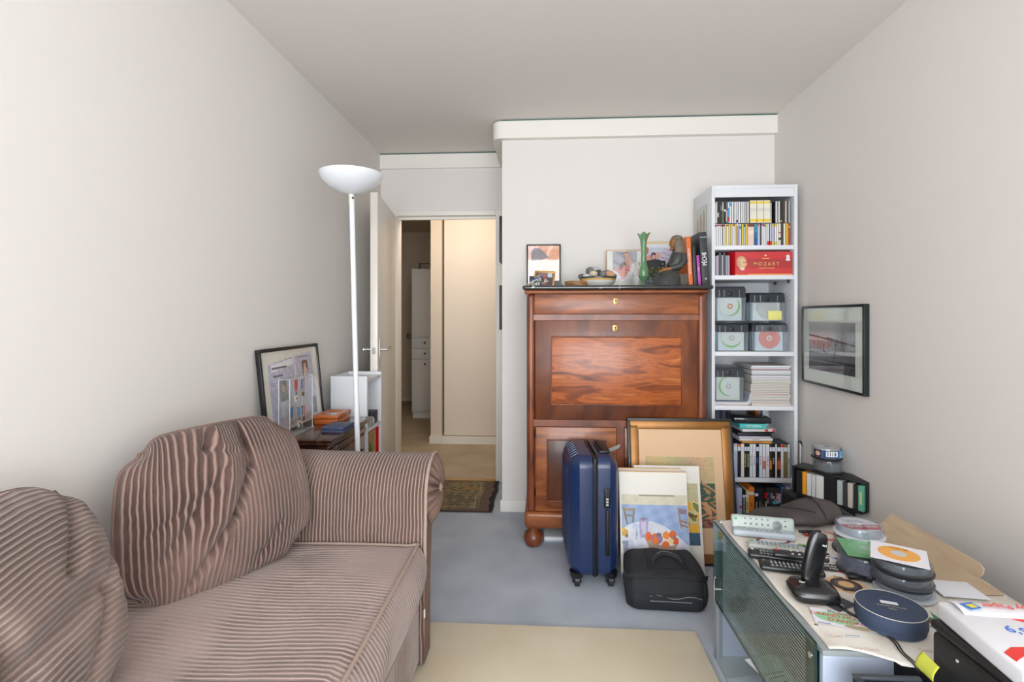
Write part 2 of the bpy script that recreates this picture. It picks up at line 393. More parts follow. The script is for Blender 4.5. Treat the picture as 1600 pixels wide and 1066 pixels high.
# ================================================================ SOFA
def corduroy(name, dark, light, pitch=.0125, ridge=.35, crush=.5, bumpd=.004, fade=0, bst=.8):
    # wide wale corduroy; UV.x runs across the wales in metres
    m = bpy.data.materials.new(name); m.use_nodes = True; n, l = nt(m); b = bsdf(m)
    uv = n.new('ShaderNodeUVMap'); sp = n.new('ShaderNodeSeparateXYZ'); l.new(uv.outputs[0], sp.inputs[0])
    tc = n.new('ShaderNodeTexCoord')
    wn = n.new('ShaderNodeTexNoise'); wn.inputs['Scale'].default_value = 9; wn.inputs['Detail'].default_value = 2; l.new(tc.outputs['Object'], wn.inputs['Vector'])
    wa = n.new('ShaderNodeMath'); wa.operation = 'MULTIPLY_ADD'; wa.inputs[1].default_value = .012; l.new(wn.outputs['Fac'], wa.inputs[0]); l.new(sp.outputs[0], wa.inputs[2])
    mu = n.new('ShaderNodeMath'); mu.operation = 'MULTIPLY'; mu.inputs[1].default_value = 2*PI/pitch; l.new(wa.outputs[0], mu.inputs[0])
    si = n.new('ShaderNodeMath'); si.operation = 'SINE'; l.new(mu.outputs[0], si.inputs[0])
    mr = n.new('ShaderNodeMapRange'); mr.inputs['From Min'].default_value = ridge-.45; mr.inputs['From Max'].default_value = ridge+.55; l.new(si.outputs[0], mr.inputs['Value'])
    big = n.new('ShaderNodeTexNoise'); big.inputs['Scale'].default_value = 5; big.inputs['Detail'].default_value = 4; l.new(tc.outputs['Object'], big.inputs['Vector'])
    bm_ = n.new('ShaderNodeMapRange'); bm_.inputs['From Min'].default_value = .38; bm_.inputs['From Max'].default_value = .66; bm_.inputs['To Max'].default_value = crush; l.new(big.outputs['Fac'], bm_.inputs['Value'])
    mx0 = n.new('ShaderNodeMixRGB'); mx0.inputs[1].default_value = lin(dark); mid = [(a*.42+c*.58) for a, c in zip(dark, light)]; mx0.inputs[2].default_value = lin(mid); l.new(bm_.outputs[0], mx0.inputs[0])
    fn = n.new('ShaderNodeTexNoise'); fn.inputs['Scale'].default_value = 3.3; fn.inputs['Detail'].default_value = 3; l.new(tc.outputs['Object'], fn.inputs['Vector'])
    f1 = n.new('ShaderNodeMapRange'); f1.inputs['From Min'].default_value = .42; f1.inputs['From Max'].default_value = .56; f1.inputs['To Min'].default_value = 1; f1.inputs['To Max'].default_value = 1-fade; l.new(fn.outputs['Fac'], f1.inputs['Value'])
    f2 = n.new('ShaderNodeMath'); f2.operation = 'MULTIPLY_ADD'; l.new(mr.outputs[0], f2.inputs[0]); l.new(f1.outputs[0], f2.inputs[1])
    f3 = n.new('ShaderNodeMath'); f3.operation = 'SUBTRACT'; f3.inputs[0].default_value = 1; l.new(f1.outputs[0], f3.inputs[1]); f4 = n.new('ShaderNodeMath'); f4.operation = 'MULTIPLY'; f4.inputs[1].default_value = .55; l.new(f3.outputs[0], f4.inputs[0]); l.new(f4.outputs[0], f2.inputs[2])
    mx = n.new('ShaderNodeMixRGB'); mx.inputs[2].default_value = lin(light); l.new(f2.outputs[0], mx.inputs[0]); l.new(mx0.outputs[0], mx.inputs[1])
    fine = n.new('ShaderNodeTexNoise'); fine.inputs['Scale'].default_value = 260; l.new(tc.outputs['Object'], fine.inputs['Vector'])
    fm = n.new('ShaderNodeMapRange'); fm.inputs['To Min'].default_value = .8; fm.inputs['To Max'].default_value = 1.2; l.new(fine.outputs['Fac'], fm.inputs['Value'])
    sc = n.new('ShaderNodeVectorMath'); sc.operation = 'SCALE'; l.new(mx.outputs[0], sc.inputs[0]); l.new(fm.outputs[0], sc.inputs['Scale'])
    l.new(sc.outputs[0], b.inputs['Base Color']); b.inputs['Roughness'].default_value = .95; b.inputs['Specular IOR Level'].default_value = .15
    b.inputs['Sheen Weight'].default_value = .25; b.inputs['Sheen Roughness'].default_value = .5
    bp = n.new('ShaderNodeBump'); bp.inputs['Strength'].default_value = .8; bp.inputs['Distance'].default_value = bumpd
    l.new(si.outputs[0], bp.inputs['Height']); l.new(bp.outputs[0], b.inputs['Normal'])
    bs_ = n.new('ShaderNodeMath'); bs_.operation = 'MULTIPLY'; bs_.inputs[1].default_value = bst; l.new(f1.outputs[0], bs_.inputs[0]); l.new(bs_.outputs[0], bp.inputs['Strength'])
    return m
CORD = corduroy('corduroy', (100,76,68), (182,156,142), ridge=.55, crush=.3)
CORDS = corduroy('corduroy_seat', (118,95,89), (182,162,154), ridge=.1, crush=.95, fade=.9, pitch=.016, bst=.6)
CORDP = corduroy('corduroy_pillow', (80,58,52), (158,132,121), ridge=.5, crush=.5, pitch=.0135, fade=.5)
CORDN = corduroy('corduroy_near', (98,79,72), (160,140,130), ridge=.15, crush=.7, pitch=.0135, fade=.45)
PLAIN = mat((128,102,90), .95, name='corduroy_plain', var=.12, vs=40, bump=.4, bs=300)
def uvset(o, fn):
    me = o.data; uv = me.uv_layers.new(name='UVMap')
    for lp in me.loops:
        uv.data[lp.index].uv = fn(me.vertices[lp.vertex_index].co)
def seat():
    t = thing('sofa', 'brown wide wale corduroy sofa with a rolled arm along the left wall', 'sofa', (0,0,0))
    b = B(); b.box(-1.235, -.435, -.55, 1.86, .03, .26, 0, .012, 3)
    o = b.done('base', CORDS, t); uvset(o, lambda c: (c.y, c.z))
    for x in (-1.18, -.5):
        for y in (-.48, 1.80): B().lathe([(.022,0),(.03,.03)], (x,y,0), 14).done('foot', mat((40,28,22), .4), t)
    # seat cushion: closed section in X-Z swept along Y
    def sec(u, v):
        y = -.5+v*2.262; q = u*4
        e = math.sin(PI*min(1, max(0, v)))**.25
        cr = .03*math.sin(PI*min(1,max(0,(y+.5)/2.262)))**.5
        wr = .004*math.sin(y*23+3*math.sin(y*7))
        def f(x): return cr*math.sin(PI*(x+1.24)/.84)**.6 if -1.24 < x < -.4 else 0
        if q < 1: x = -1.235+q*.80; z = .452+f(x)+wr*math.sin(PI*q)
        elif q < 2: a = (q-1); x = -.435+.032*math.sin(PI*a)**.7; z = .452-a*.20; x += .006*math.sin(y*15+a*4)*math.sin(PI*a)
        elif q < 3: x = -.435-(q-2)*.80; z = .252
        else: x = -1.235; z = .252+(q-3)*.2
        if q < 1:
            # worn hollows where people sit
            z -= .018*math.exp(-((y-1.2)/.28)**2-((x+.75)/.22)**2)
            z += .006*math.sin(y*9+x*4)
            if y > 1.70: z -= (y-1.70)**2*4
        return Vector((x, y, z))
    b = B(); V = b.grid(sec, 96, 90, closeu=True)
    b.bm.faces.new([V[i][0] for i in range(96)]); b.bm.faces.new([V[i][-1] for i in range(96)][::-1])
    o = b.done('seat_cushion', CORDS, t, ang=60); uvset(o, lambda c: (c.y+.008*math.sin(c.x*11+c.y*3)-.25*max(0, -(c.z-.45))*(c.x > -.44), c.x))
    pts = [sec(.25, v/40)+Vector((.002, 0, .004)) for v in range(41)]
    pts2 = [sec(i/4/24, .998)+Vector((0,.004,.004)) for i in range(25)]
    B().tube(pts+pts2[::-1], .0055, 8).done('piping', mat((168,148,136), .9, bump=.5, bs=400), o)
    pts = [sec(.5, v/40)+Vector((.004, 0, 0)) for v in range(41)]
    B().tube(pts, .004, 6).done('piping', mat((150,128,118), .9), o)
    # arm: rolled section in Y-Z, extruded along X
    cy, cz, R = 1.925, .603, .128
    prof = [(1.775, .03), (1.775, .35), (1.778, .48), (1.785, .545)]
    for i in range(0, 25):
        a = PI*1.0-math.radians(8)-i/24*math.radians(232)
        prof.append((cy+R*math.cos(a)*1.08, cz+R*math.sin(a)))
    prof += [(1.90, .47), (1.872, .3), (1.868, .03)]
    x0, x1 = -1.235, -.415
    b = B(); rings = []
    nx = 40
    for k in range(nx+1):
        x = x0+(x1-x0)*k/nx; rings.append([b.bm.verts.new((x, p[0]+.0015*math.sin(x*40), p[1]+.004*math.sin(x*5+1)*(p[1] > .55))) for p in prof])
    b.skin(rings, 0)
    for f in b.bm.faces:
        if abs(f.normal.x) > .9 or len(f.verts) > 6: f.material_index = 1
    o = b.done('arm', [CORD, PLAIN], t, ang=50); uvset(o, lambda c: (c.x, c.z))
    # twisted cord along the end of the arm
    pts = [(x1+.002, p[0], p[1]) for p in prof[1:-1]]
    B().tube(pts[:-2], .006, 8).done('piping', mat((170,150,138), .9, bump=.8, bs=500), o)
    # pleated rosette on the roll's end
    b = B(); N = 144; cx = x1
    def ros(u, v):
        a = u*2*PI; rr = .016+v*(R*1.0-.018); pl = .012*math.sin(a*18)*math.sin(PI*min(1, v*1.05))**.6
        return Vector((cx+.004+.020*(1-v**2)+pl, cy+rr*math.cos(a)*1.05, cz+rr*math.sin(a)))
    b.grid(ros, N, 12, closeu=True)
    o2 = b.done('rosette', PLAIN, t, ang=180)
    B().ell((cx+.026, cy, cz), .01, .018, .018, n=14).done('button', mat((160,134,120), .9), o2)
    B().box(-.4, -.396, 1.70, 1.712, .235, .262, 0, .001).done('zip_pull', mat((226,224,216), .4), o)
seat()
def pillow(name, label, crn, mat_, th, folds, rows, stripes, bows, n=84, cat='cushion', wob=.01):
    BL, BR, TR, TL = [Vector(c) for c in crn]
    N = ((BR-BL).cross(TL-BL)).normalized(); U = (BR-BL).normalized(); W = (TL-BL).normalized()
    c0 = (BL+BR+TR+TL)/4; t = thing(name, label, cat, (c0.x, c0.y, min(BL.z, BR.z)), 0); base = Vector(t.location)
    def prof(x): return max(0, math.sin(PI*x))**.42
    def pos(s, q, side):
        ed = 1-.0
        P = BL*(1-s)*(1-q)+BR*s*(1-q)+TR*s*q+TL*(1-s)*q
        # bowed outline: bows = bottom, right, top, left (metres, outward)
        P += W*(-bows[0]*math.sin(PI*s)*(1-q) + bows[2]*math.sin(PI*s)*q) + U*(bows[1]*math.sin(PI*q)*s - bows[3]*math.sin(PI*q)*(1-s))
        # corners pulled in round
        k = .05
        for cs, cq in ((0,0),(1,0),(1,1),(0,1)):
            d = math.hypot(s-cs, q-cq)
            P += ((BL+BR+TR+TL)/4-P).normalized()*k*math.exp(-(d/.11)**2)
        h = th*prof(s)*prof(q)
        if side > 0:
            f = 0
            for (a, b_, wd, dp) in folds:
                dd = segd(s, q, a, b_); f += dp*math.exp(-(dd/wd)**2)
            h += f*min(1, prof(s)*prof(q)*1.3)
            e = max(0, 1-min(s, 1-s, q, 1-q)/.14)
            h += wob*e*.5*math.sin((s*(1 if min(q,1-q) < min(s,1-s) else 0)+q*(1 if min(s,1-s) <= min(q,1-q) else 0))*70)*prof(s)*prof(q)
            return P+N*h-base
        return P-N*h*.45-base
    b = B(); bm = b.bm; nn = n
    F = [[bm.verts.new(pos(i/nn, j/nn, 1)) for j in range(nn+1)] for i in range(nn+1)]
    Bk = [[F[i][j] if i in (0, nn) or j in (0, nn) else bm.verts.new(pos(i/nn, j/nn, -1)) for j in range(nn+1)] for i in range(nn+1)]
    lay = {}
    for i in range(nn):
        for j in range(nn):
            bm.faces.new((F[i][j], F[i+1][j], F[i+1][j+1], F[i][j+1]))
            bm.faces.new((Bk[i][j+1], Bk[i+1][j+1], Bk[i+1][j], Bk[i][j]))
    for i in range(nn+1):
        for j in range(nn+1):
            lay[tuple(round(k, 5) for k in F[i][j].co)] = (i/nn, j/nn); lay[tuple(round(k, 5) for k in Bk[i][j].co)] = (i/nn, j/nn)
    o = b.done('cover', mat_, t, ang=180, recalc=False)
    wdt = (BR-BL).length; hgt = (TL-BL).length
    def uvf(c):
        k = lay.get(tuple(round(x, 5) for x in c), (0, 0)); return stripes(k[0]*wdt, k[1]*hgt)
    uvset(o, uvf)
    loop = [pos(i/nn, 0, 1) for i in range(nn)]+[pos(1, i/nn, 1) for i in range(nn)]+[pos(1-i/nn, 1, 1) for i in range(nn)]+[pos(0, 1-i/nn, 1) for i in range(nn)]
    B().tube(loop, .0045, 6, closed=True).done('piping', mat((122,98,88), .9), t)
    return t
pillow('cushion', 'brown corduroy back cushion with a deep diagonal fold, in the sofa corner', 
       [(-1.08,1.255,.455), (-.80,1.715,.475), (-.93,1.79,.905), (-1.145,1.33,.90)], CORDP, .085,
       [((.63,1.02),(.61,.68),.02,-.04), ((.61,.68),(.50,.42),.02,-.034), ((.50,.42),(.27,.08),.02,-.026), ((.52,.80),(.40,.42),.06,.020), ((.46,.70),(.15,.28),.025,-.012), ((.40,.62),(.12,.45),.02,-.008),
        ((.44,1.0),(.40,.86),.03,-.035), ((.40,.86),(.52,.80),.02,-.014), ((.85,.2),(.6,.1),.03,-.008), ((.3,.5),(.2,.2),.018,-.010), ((.95,.8),(.88,.45),.03,-.010), ((.75,.25),(.62,.06),.02,-.010)],
       0, lambda x, y: (x-.20*y*max(0, 1-abs(x-.26)/.16)**1.2*(x < .34-.12*(1-y*2)), y), (.012, .035, .008, .02))
pillow('cushion', 'slumped brown corduroy back cushion nearest the camera, at the left edge', 
       [(-.83,.42,.46), (-.90,1.07,.46), (-1.15,1.165,.865), (-1.10,.55,.875)], CORDN, .10,
       [((.95,.92),(.75,.55),.03,-.03), ((.85,.45),(.45,.30),.05,-.035), ((.45,.55),(.55,.3),.03,-.03), ((.2,.6),(.4,.3),.04,-.025), ((.9,.42),(.75,.12),.03,-.02), ((.5,.12),(.1,.3),.05,.03), ((.98,.55),(.9,.4),.025,-.02)],
       0, lambda x, y: (y-.03*x+.02*math.sin(x*9), x), (.0, .04, .015, .02))
# ================================================================ FLOOR LAMP
WHP = mat((232,236,240), .25, name='white_lacquer', coat=.3)
t = thing('floor_lamp', 'tall white uplighter floor lamp with a shallow bowl behind the sofa arm', 'floor lamp', (-.866, 2.40, 0))
B().lathe([(.13,0),(.13,.012),(.02,.022)], (0,0,0), 36).done('base', WHP, t)
B().tube([(0,0,.02), (-.017,0,.58), (-.032,0,1.2), (-.046,0,1.80)], .0125, 16).done('pole', WHP, t)
b = B(); prof = [(.012,-.0),(.05,.008),(.10,.032),(.135,.062),(.147,.088),(.149,.098),(.145,.098),(.13,.068),(.09,.036),(.03,.014)]
b.lathe(prof, (-.048,0,1.835), 48); b.done('lamp_shade', WHP, t)
B().cyl((-.046,0,1.795),(-.048,0,1.84),.0145,.013,16).done('joint', mat((225,222,214), .3), t)
B().cyl((-.035,-.0125,1.815),(-.035,-.016,1.815),.005,n=10).done('screw', mat((60,60,62), .3), t)
# ================================================================ SECRETARY DESK
WOODF = ramp_mat('mahogany_flame', [(.28,(92,42,18)),(.42,(140,70,30)),(.52,(182,98,44)),(.62,(156,80,36)),(.74,(208,126,62))], scale=(.9,1,5.5), nscale=3.2, detail=5, dist=1.6, rough=.36, coat=.22)
WOODM = ramp_mat('mahogany', [(.3,(84,40,20)),(.5,(122,62,32)),(.68,(150,82,44))], scale=(2,2,.8), nscale=4, detail=6, dist=1.0, rough=.38, coat=.2)
WOODH = ramp_mat('mahogany_horizontal', [(.3,(100,50,24)),(.5,(140,76,36)),(.7,(170,98,50))], scale=(.8,2,5), nscale=4, detail=5, dist=1.2, rough=.36, coat=.22)
WOODD = ramp_mat('mahogany_dark', [(.3,(70,32,16)),(.5,(104,52,25)),(.7,(132,72,36))], scale=(2,2,.8), nscale=3, detail=4, dist=1.4, rough=.36, coat=.22)
MARB = ramp_mat('black_marble', [(.0,(30,31,32)),(.66,(46,47,48)),(.72,(190,186,176)),(.8,(60,60,60))], nscale=11, detail=9, dist=2.2, rough=.12, coat=.4)
BRASS = mat((176,146,92), .3, 1)
def secretary():
    Yf = 2.77; X = lambda u: aY(u, 500, Yf).x; Z = lambda v: 1.25-(v-495)/292
    t = thing('secretary_desk', 'tall mahogany drop-front secretary desk with a black marble top', 'secretary desk', (X(832), Yf, 0)); ox = X(832)
    x0, x1 = X(823)-ox, X(1104)-ox; D = .47
    b = B(); zt = 1.394
    # carcass: sides, back, rails and rounded front columns
    b.box(x0+.02, x1-.02, .02, D, .19, zt)
    for xa in (x0, x1-.045):
        b.box(xa, xa+.045, .0, .06, .19, zt-.02, 0, .02, 5); b.box(xa+.002, xa+.043, .02, D, .19, zt-.02)
    b.box(x0+.03, x1-.03, .004, .03, Z(500.5), Z(492)); b.box(x0+.03, x1-.03, .004, .03, Z(668), Z(657.5)); b.box(X(964)-ox, X(975)-ox, .004, .03, .2, Z(668))
    b.done('carcass', WOODM, t)
    b = B(); b.box(x0-.012, x1+.012, -.014, D, zt-.022, zt, 0, .01, 4); b.done('moulding', WOODH, t)
    B().box(x0-.022, x1+.03, -.026, D+.01, zt, 1.418, 0, .010, 4).done('marble_top', MARB, t)
    b = B(); b.box(x0-.012, x1+.012, -.012, D, .105, .195, 0, .022, 5); b.done('plinth', WOODH, t)
    for fx in (x0+.035, x1-.035):
        for fy in (.035, D-.06):
            B().lathe([(.018,.0),(.040,.006),(.052,.03),(.054,.045),(.048,.07),(.03,.085),(.026,.092),(.036,.098),(.036,.106)], (fx, fy, 0), 32).done('foot', WOODM, t)
    def escut(par, x, z, y):
        b = B(); b.box(x-.013, x+.013, y-.003, y, z-.017, z+.017, 0, .003); b.done('escutcheon', BRASS, par)
        B().lathe([(.0045,0),(.0045,.004)], (x, y-.0025, z+.004), 10, axis='Y').box(x-.0022, x+.0022, y-.0045, y-.003, z-.011, z+.003).done('keyhole', mat((20,16,12), .6), par)
    dr = B().box(X(835)-ox, X(1091.5)-ox, -.002, .03, Z(491), Z(460.5), 0, .003).done('drawer', WOODH, t); escut(dr, X(962)-ox, Z(471), -.002)
    # drop front: frame with mitred figure and raised bead round the panel
    fx0, fx1, fz0, fz1 = X(836)-ox, X(1090)-ox, Z(657), Z(501)
    fl = B().box(fx0, fx1, .0, .03, fz0, fz1, 0, .003).done('drop_front', WOODD, t)
    px0, px1, pz0, pz1 = X(862)-ox, X(1064)-ox, Z(632), Z(527.5)
    B().box(px0, px1, -.0035, .01, pz0, pz1, 0, .002).done('panel', WOODF, fl)
    def bead(par, a0, a1, c0, c1, w=.007, m=WOODM):
        b = B()
        for q in ((a0-w,a0,c0-w,c1+w),(a1,a1+w,c0-w,c1+w),(a0,a1,c0-w,c0),(a0,a1,c1,c1+w)): b.box(q[0], q[1], -.008, .006, q[2], q[3], 0, .0028, 3)
        b.done('bead_moulding', m, par)
    bead(fl, px0, px1, pz0, pz1); escut(fl, X(961)-ox, Z(513), 0)
    # two lower doors
    for (u0, u1, q0, q1, hinge) in ((837, 963.5, 856, 946, 'L'), (976, 1091, 995, 1072, 'R')):
        a0, a1, c0, c1 = X(u0)-ox, X(u1)-ox, Z(802), Z(669)
        d = B().box(a0, a1, .0, .03, c0, c1, 0, .003).done('cupboard_door', WOODH, t)
        e0, e1, g0, g1 = X(q0)-ox, X(q1)-ox, Z(784), Z(690)
        B().box(e0, e1, -.003, .01, g0, g1, 0, .002).done('panel', WOODD, d); bead(d, e0, e1, g0, g1)
        hx = a0-.004 if hinge == 'L' else a1+.004
        for hz in (.62, .30): B().cyl((hx, -.002, hz-.02), (hx, -.002, hz+.02), .004, n=10).done('hinge', mat((60,44,30), .4, .8), d)
secretary()
TZ = 1.418
def on(u, Y):
    p = aY(u, 450, Y); return (p.x, Y, TZ)
def sc(Y, u=950):   # pixels per metre on a plane at Y
    p = aY(u, 450, Y); q = aY(u+1, 450, Y); return 1/(q.x-p.x)
BLK = mat((34,36,38), .4); GOLD = mat((196,148,70), .35, .5)
# black framed orange print
k = sc(3.2)
t = thing('picture_frame', 'black framed orange and grey picture leaning on the wall, desk left end', 'picture frame', on(849.5, 3.24), (math.radians(-1), 0, 0))
Wp, Hp = 55/k, (451-377)/k
b = B(); frame(b, Wp, Hp, .009, .016); b.done('frame_border', BLK, t)
sheet('picture', Wp-.014, Hp-.014, 54, 70, [('r',0,0,1,1,(214,140,96)), ('f', lambda x,y,c: (232,190,180) if x < .16+.1*math.sin(y*9) else None), ('f', lambda x,y,c: (238,180,150) if math.sin(x*14-y*9) > .7 else None),
    ('p', [(.1,.62),(.12,.85),(.2,.94),(.36,.95),(.5,.86),(.66,.72),(.5,.68),(.3,.66)], (112,104,110)), ('p', [(.1,.4),(.1,.64),(.3,.66),(.22,.45)], (176,140,144)), ('l', [(.55,.72),(.75,.45),(.95,.22)], .012, (200,150,120)), ('l', [(.2,.6),(.3,.3),(.28,.05)], .03, (205,170,170))], t, GLOSSY, loc=(0,.004,.007), thick=.004)
t = thing('picture_frame', 'small gilt framed family snapshot tilted in front of the black frame', 'picture frame', on(849, 3.0), (math.radians(-14), math.radians(3), math.radians(-10)))
b = B(); frame(b, .122, .106, .012, .012, 0, .003); b.done('frame_border', GOLD, t)
sheet('photograph', .102, .086, 34, 30, [('r',0,0,1,1,(62,44,50)), ('r',.1,.72,.9,1,(122,104,120)), ('r',.68,.66,.95,.98,(190,200,210)), ('e',.5,.72,.1,.12,(176,70,70)), ('e',.58,.42,.08,.14,(206,176,150)), ('e',.52,.18,.2,.07,(160,80,80)), ('e',.3,.5,.14,.2,(70,40,46)), ('l',[(.3,.2),(.75,.4)],.03,(190,190,196))], t, GLOSSY, loc=(0,.003,.01), thick=.003)
tag(B().box(-.018,.018,0,.012,0,.075,0,.002).done('black_card_box', BLK, None, on(832, 3.06)), 'small upright black box half hidden at the left of the gilt frame', 'box')
b = B(); b.prism([(-.03,0,0),(.03,0,0),(.03,0,.02),(.015,0,.045),(-.015,0,.045)], (0,.02,0)); tag(b.done('frame_easel', BLK, None, on(871, 3.04)), 'dark wedge shaped stand at the right of the gilt frame', 'stand')
# blue and white crumpled ornament
t = thing('ceramic_ornament', 'small blue and white spotted ceramic ornament before the gilt frame', 'ornament', on(837, 2.92))
m_ = ramp_mat('spotted_glaze', [(.4,(60,72,96)),(.5,(150,160,150)),(.6,(214,214,200))], nscale=90, detail=3, rough=.3)
B().ell((0,0,.02), .034, .022, .026, n=18, jit=.06).ell((.014,0,.045),.02,.015,.02,n=14,jit=.06).done('body', m_, t)
B().tube([(-.045,-.02,.012),(-.01,-.028,.034),(.012,-.02,.052)], .006, 8).done('strap', mat((206,196,170), .5), t)
B().tube([(-.03,-.022,.03),(-.005,-.03,.044),(.015,-.022,.056)], .0045, 8).done('blue_edge', mat((40,70,160), .4), t)
# wooden dish
WD = ramp_mat('turned_wood', [(.3,(110,72,34)),(.55,(160,116,64)),(.7,(196,164,112))], scale=(1,1,6), nscale=14, rough=.45)
tag(B().lathe([(.05,0),(.068,.006),(.072,.024),(.070,.034),(.064,.034),(.06,.014)], (0,0,0), 40, sx=1.0).done('wooden_dish', WD, None, on(902, 2.96)), 'shallow round brown wooden dish at the left of the pebble bowl', 'dish')
# ceramic bowl with pebbles
t = thing('ceramic_bowl', 'low white ceramic bowl with yellow and dark rim bands, filled with pebbles', 'bowl', on(934, 2.98))
WHC = mat((214,214,208), .25, coat=.3)
B().lathe([(.05,0),(.075,.004),(.095,.026),(.1,.040),(.104,.052),(.104,.058),(.098,.056),(.09,.04),(.07,.02)], (0,0,0), 48).done('body', WHC, t)
B().lathe([(.0985,.036),(.1035,.047)], (0,0,.0006), 48, cap=(False,False)).done('yellow_band', mat((222,170,60), .3), t)
B().lathe([(.1042,.049),(.1052,.054),(.105,.059)], (0,0,0), 48, cap=(False,False)).done('dark_band', mat((40,56,52), .3), t)
peb = [(-.092,-.02,.062,.024,.016,(88,92,88),'mottled dark pebble at the left end of the bowl'), (-.066,-.045,.062,.024,.014,(196,198,204),'pale flat pebble at the front left of the bowl'),
 (-.044,-.01,.094,.027,.025,(110,114,110),'round mid grey pebble high on the left'), (-.010,.0,.104,.032,.014,(186,188,194),'long pale grey pebble on top of the heap'),
 (-.030,-.052,.073,.036,.019,(216,200,174),'cream fossil shell stone at the front of the bowl'), (.004,-.02,.083,.032,.017,(66,70,70),'dark charcoal pebble in the middle'),
 (.052,-.004,.075,.044,.026,(98,102,100),'large grey pebble at the right of the bowl'), (.022,-.052,.073,.022,.020,(120,124,122),'small blue grey pebble at the front'), (.062,-.05,.072,.030,.021,(202,150,116),'salmon pink stone at the front right'), (.088,-.03,.064,.018,.012,(90,94,92),'small dark pebble tucked at the right rim')]
bx, by, bz = on(934, 2.98)
for (x, y, z, r1, r2, c, lb) in peb:
    M_ = Euler((random.uniform(-.3,.3), random.uniform(-.4,.4), random.uniform(0,3))).to_matrix().to_4x4()
    tag(B().ell((0,0,0), r1, r1*.7, r2, n=16, M=M_, jit=.03).done('pebble', mat(c, .6, var=.15, vs=60), None, (bx+x, by+y, bz+z)), lb, 'pebble', 'pebbles in the ceramic bowl')
# baby photograph
k = sc(3.2)
t = thing('picture_frame', 'thin gilt framed photograph of a sleeping newborn with a hand above', 'picture frame', on(977, 3.21), (math.radians(-4),0,0))
Wp, Hp = 58/k, (450-387)/k
b = B(); frame(b, Wp, Hp, .003, .01, 0, .0008); b.done('frame_border', GOLD, t)
sheet('mount', Wp-.004, Hp-.004, 2, 2, [('r',0,0,1,1,(212,216,206))], t, GLOSSY, 0, loc=(0,.003,.002), thick=.004)
SK, SK2 = (204,158,140), (190,120,108)
sheet('photograph', 38/k, 48/k, 60, 76, [('r',0,0,1,1,(156,156,166)), ('f', lambda x,y,c: (134,134,146) if math.sin(x*7+y*12+math.sin(y*9)) > .55 else None), ('p', [(0,0),(0,.36),(.3,.4),(.6,.3),(.7,.55),(1,.62),(1,0)], (218,216,222)), ('f', lambda x,y,c: (196,194,206) if y < .3 and math.sin(x*9-y*17) > .6 else None),
   ('p', [(.02,.44),(.14,.46),(.36,.28),(.5,.12),(.4,.06),(.22,.26)], (212,140,130)), ('e',.47,.36,.24,.22,(204,128,118)), ('p', [(.26,.42),(.3,.56),(.44,.66),(.62,.62),(.56,.54),(.44,.5),(.34,.36)], (110,76,70)), ('l',[(.52,.4),(.62,.36)],.012,(130,70,66)), ('l',[(.5,.28),(.6,.24)],.012,(160,70,70)), ('e',.66,.34,.06,.07,(214,120,120)),
   ('p', [(.4,1),(.62,1),(.72,.78),(.8,.62),(.76,.44),(.68,.44),(.66,.58),(.6,.5),(.54,.6),(.52,.76)], SK), ('l',[(.4,.94),(.62,.97)],.02,(92,80,76)), ('p', [(.52,.1),(.62,.3),(.8,.4),(.96,.2),(.9,.06)], (228,224,228))], t, GLOSSY, loc=(0,.0018,.052), thick=0)
# white porcelain vase and green glass vase
t = thing('porcelain_vase', 'slim white porcelain vase with tiny blue flowers behind the green vase', 'vase', on(996.5, 3.06))
b = B(); b.lathe([(.022,0),(.025,.02),(.031,.05),(.033,.075),(.027,.098),(.016,.112),(.014,.125),(.022,.15),(.020,.155)], (0,0,0), 28); b.done('body', WHC, t)
b = B()
for i in range(10):
    a = 2*PI*i/10; b.ell((.0335*math.cos(a), .0335*math.sin(a), .072+.003*(i % 2)), .004, .004, .0025, n=8)
b.done('blue_flowers', mat((70,100,190), .4), t)
t = thing('glass_vase', 'tall green glass vase with a frilled lip', 'vase', on(1005.5, 2.94))
GRN = bpy.data.materials.new('green_glass'); GRN.use_nodes = True; q = bsdf(GRN); q.inputs['Base Color'].default_value = lin((118,166,122)); q.inputs['Roughness'].default_value = .08; q.inputs['Transmission Weight'].default_value = .45; q.inputs['IOR'].default_value = 1.3; q.inputs['Coat Weight'].default_value = .6
def gv(u, v):
    P = [(0,.024,0),(.03,.016,0),(.055,.007,0),(.11,.012,0),(.20,.03,0),(.32,.0285,0),(.45,.017,0),(.7,.0155,0),(.86,.0185,.001),(.94,.024,.004),(1,.031,.009)]
    for a, c in zip(P[:-1], P[1:]):
        if a[0] <= v <= c[0]:
            f = (v-a[0])/(c[0]-a[0]); r = a[1]+(c[1]-a[1])*f; fr = a[2]+(c[2]-a[2])*f; break
    an = 2*PI*u; r += fr*.8*math.cos(an*4)
    return Vector((r*math.cos(an), r*math.sin(an), .302*v+fr*.7*math.cos(an*4+1)))
b = B(); V = b.grid(gv, 40, 44, closeu=True); b.done('body', GRN, t, ang=180)
GRN2 = mat((70,150,110), .1, name='green_glass_foot', trans=.4, coat=.5)
B().lathe([(.02,0),(.017,.012),(.007,.02),(.010,.03),(.006,.04)], (0,0,0), 20, sx=1.05, sy=1.05).done('stem', GRN2, t)
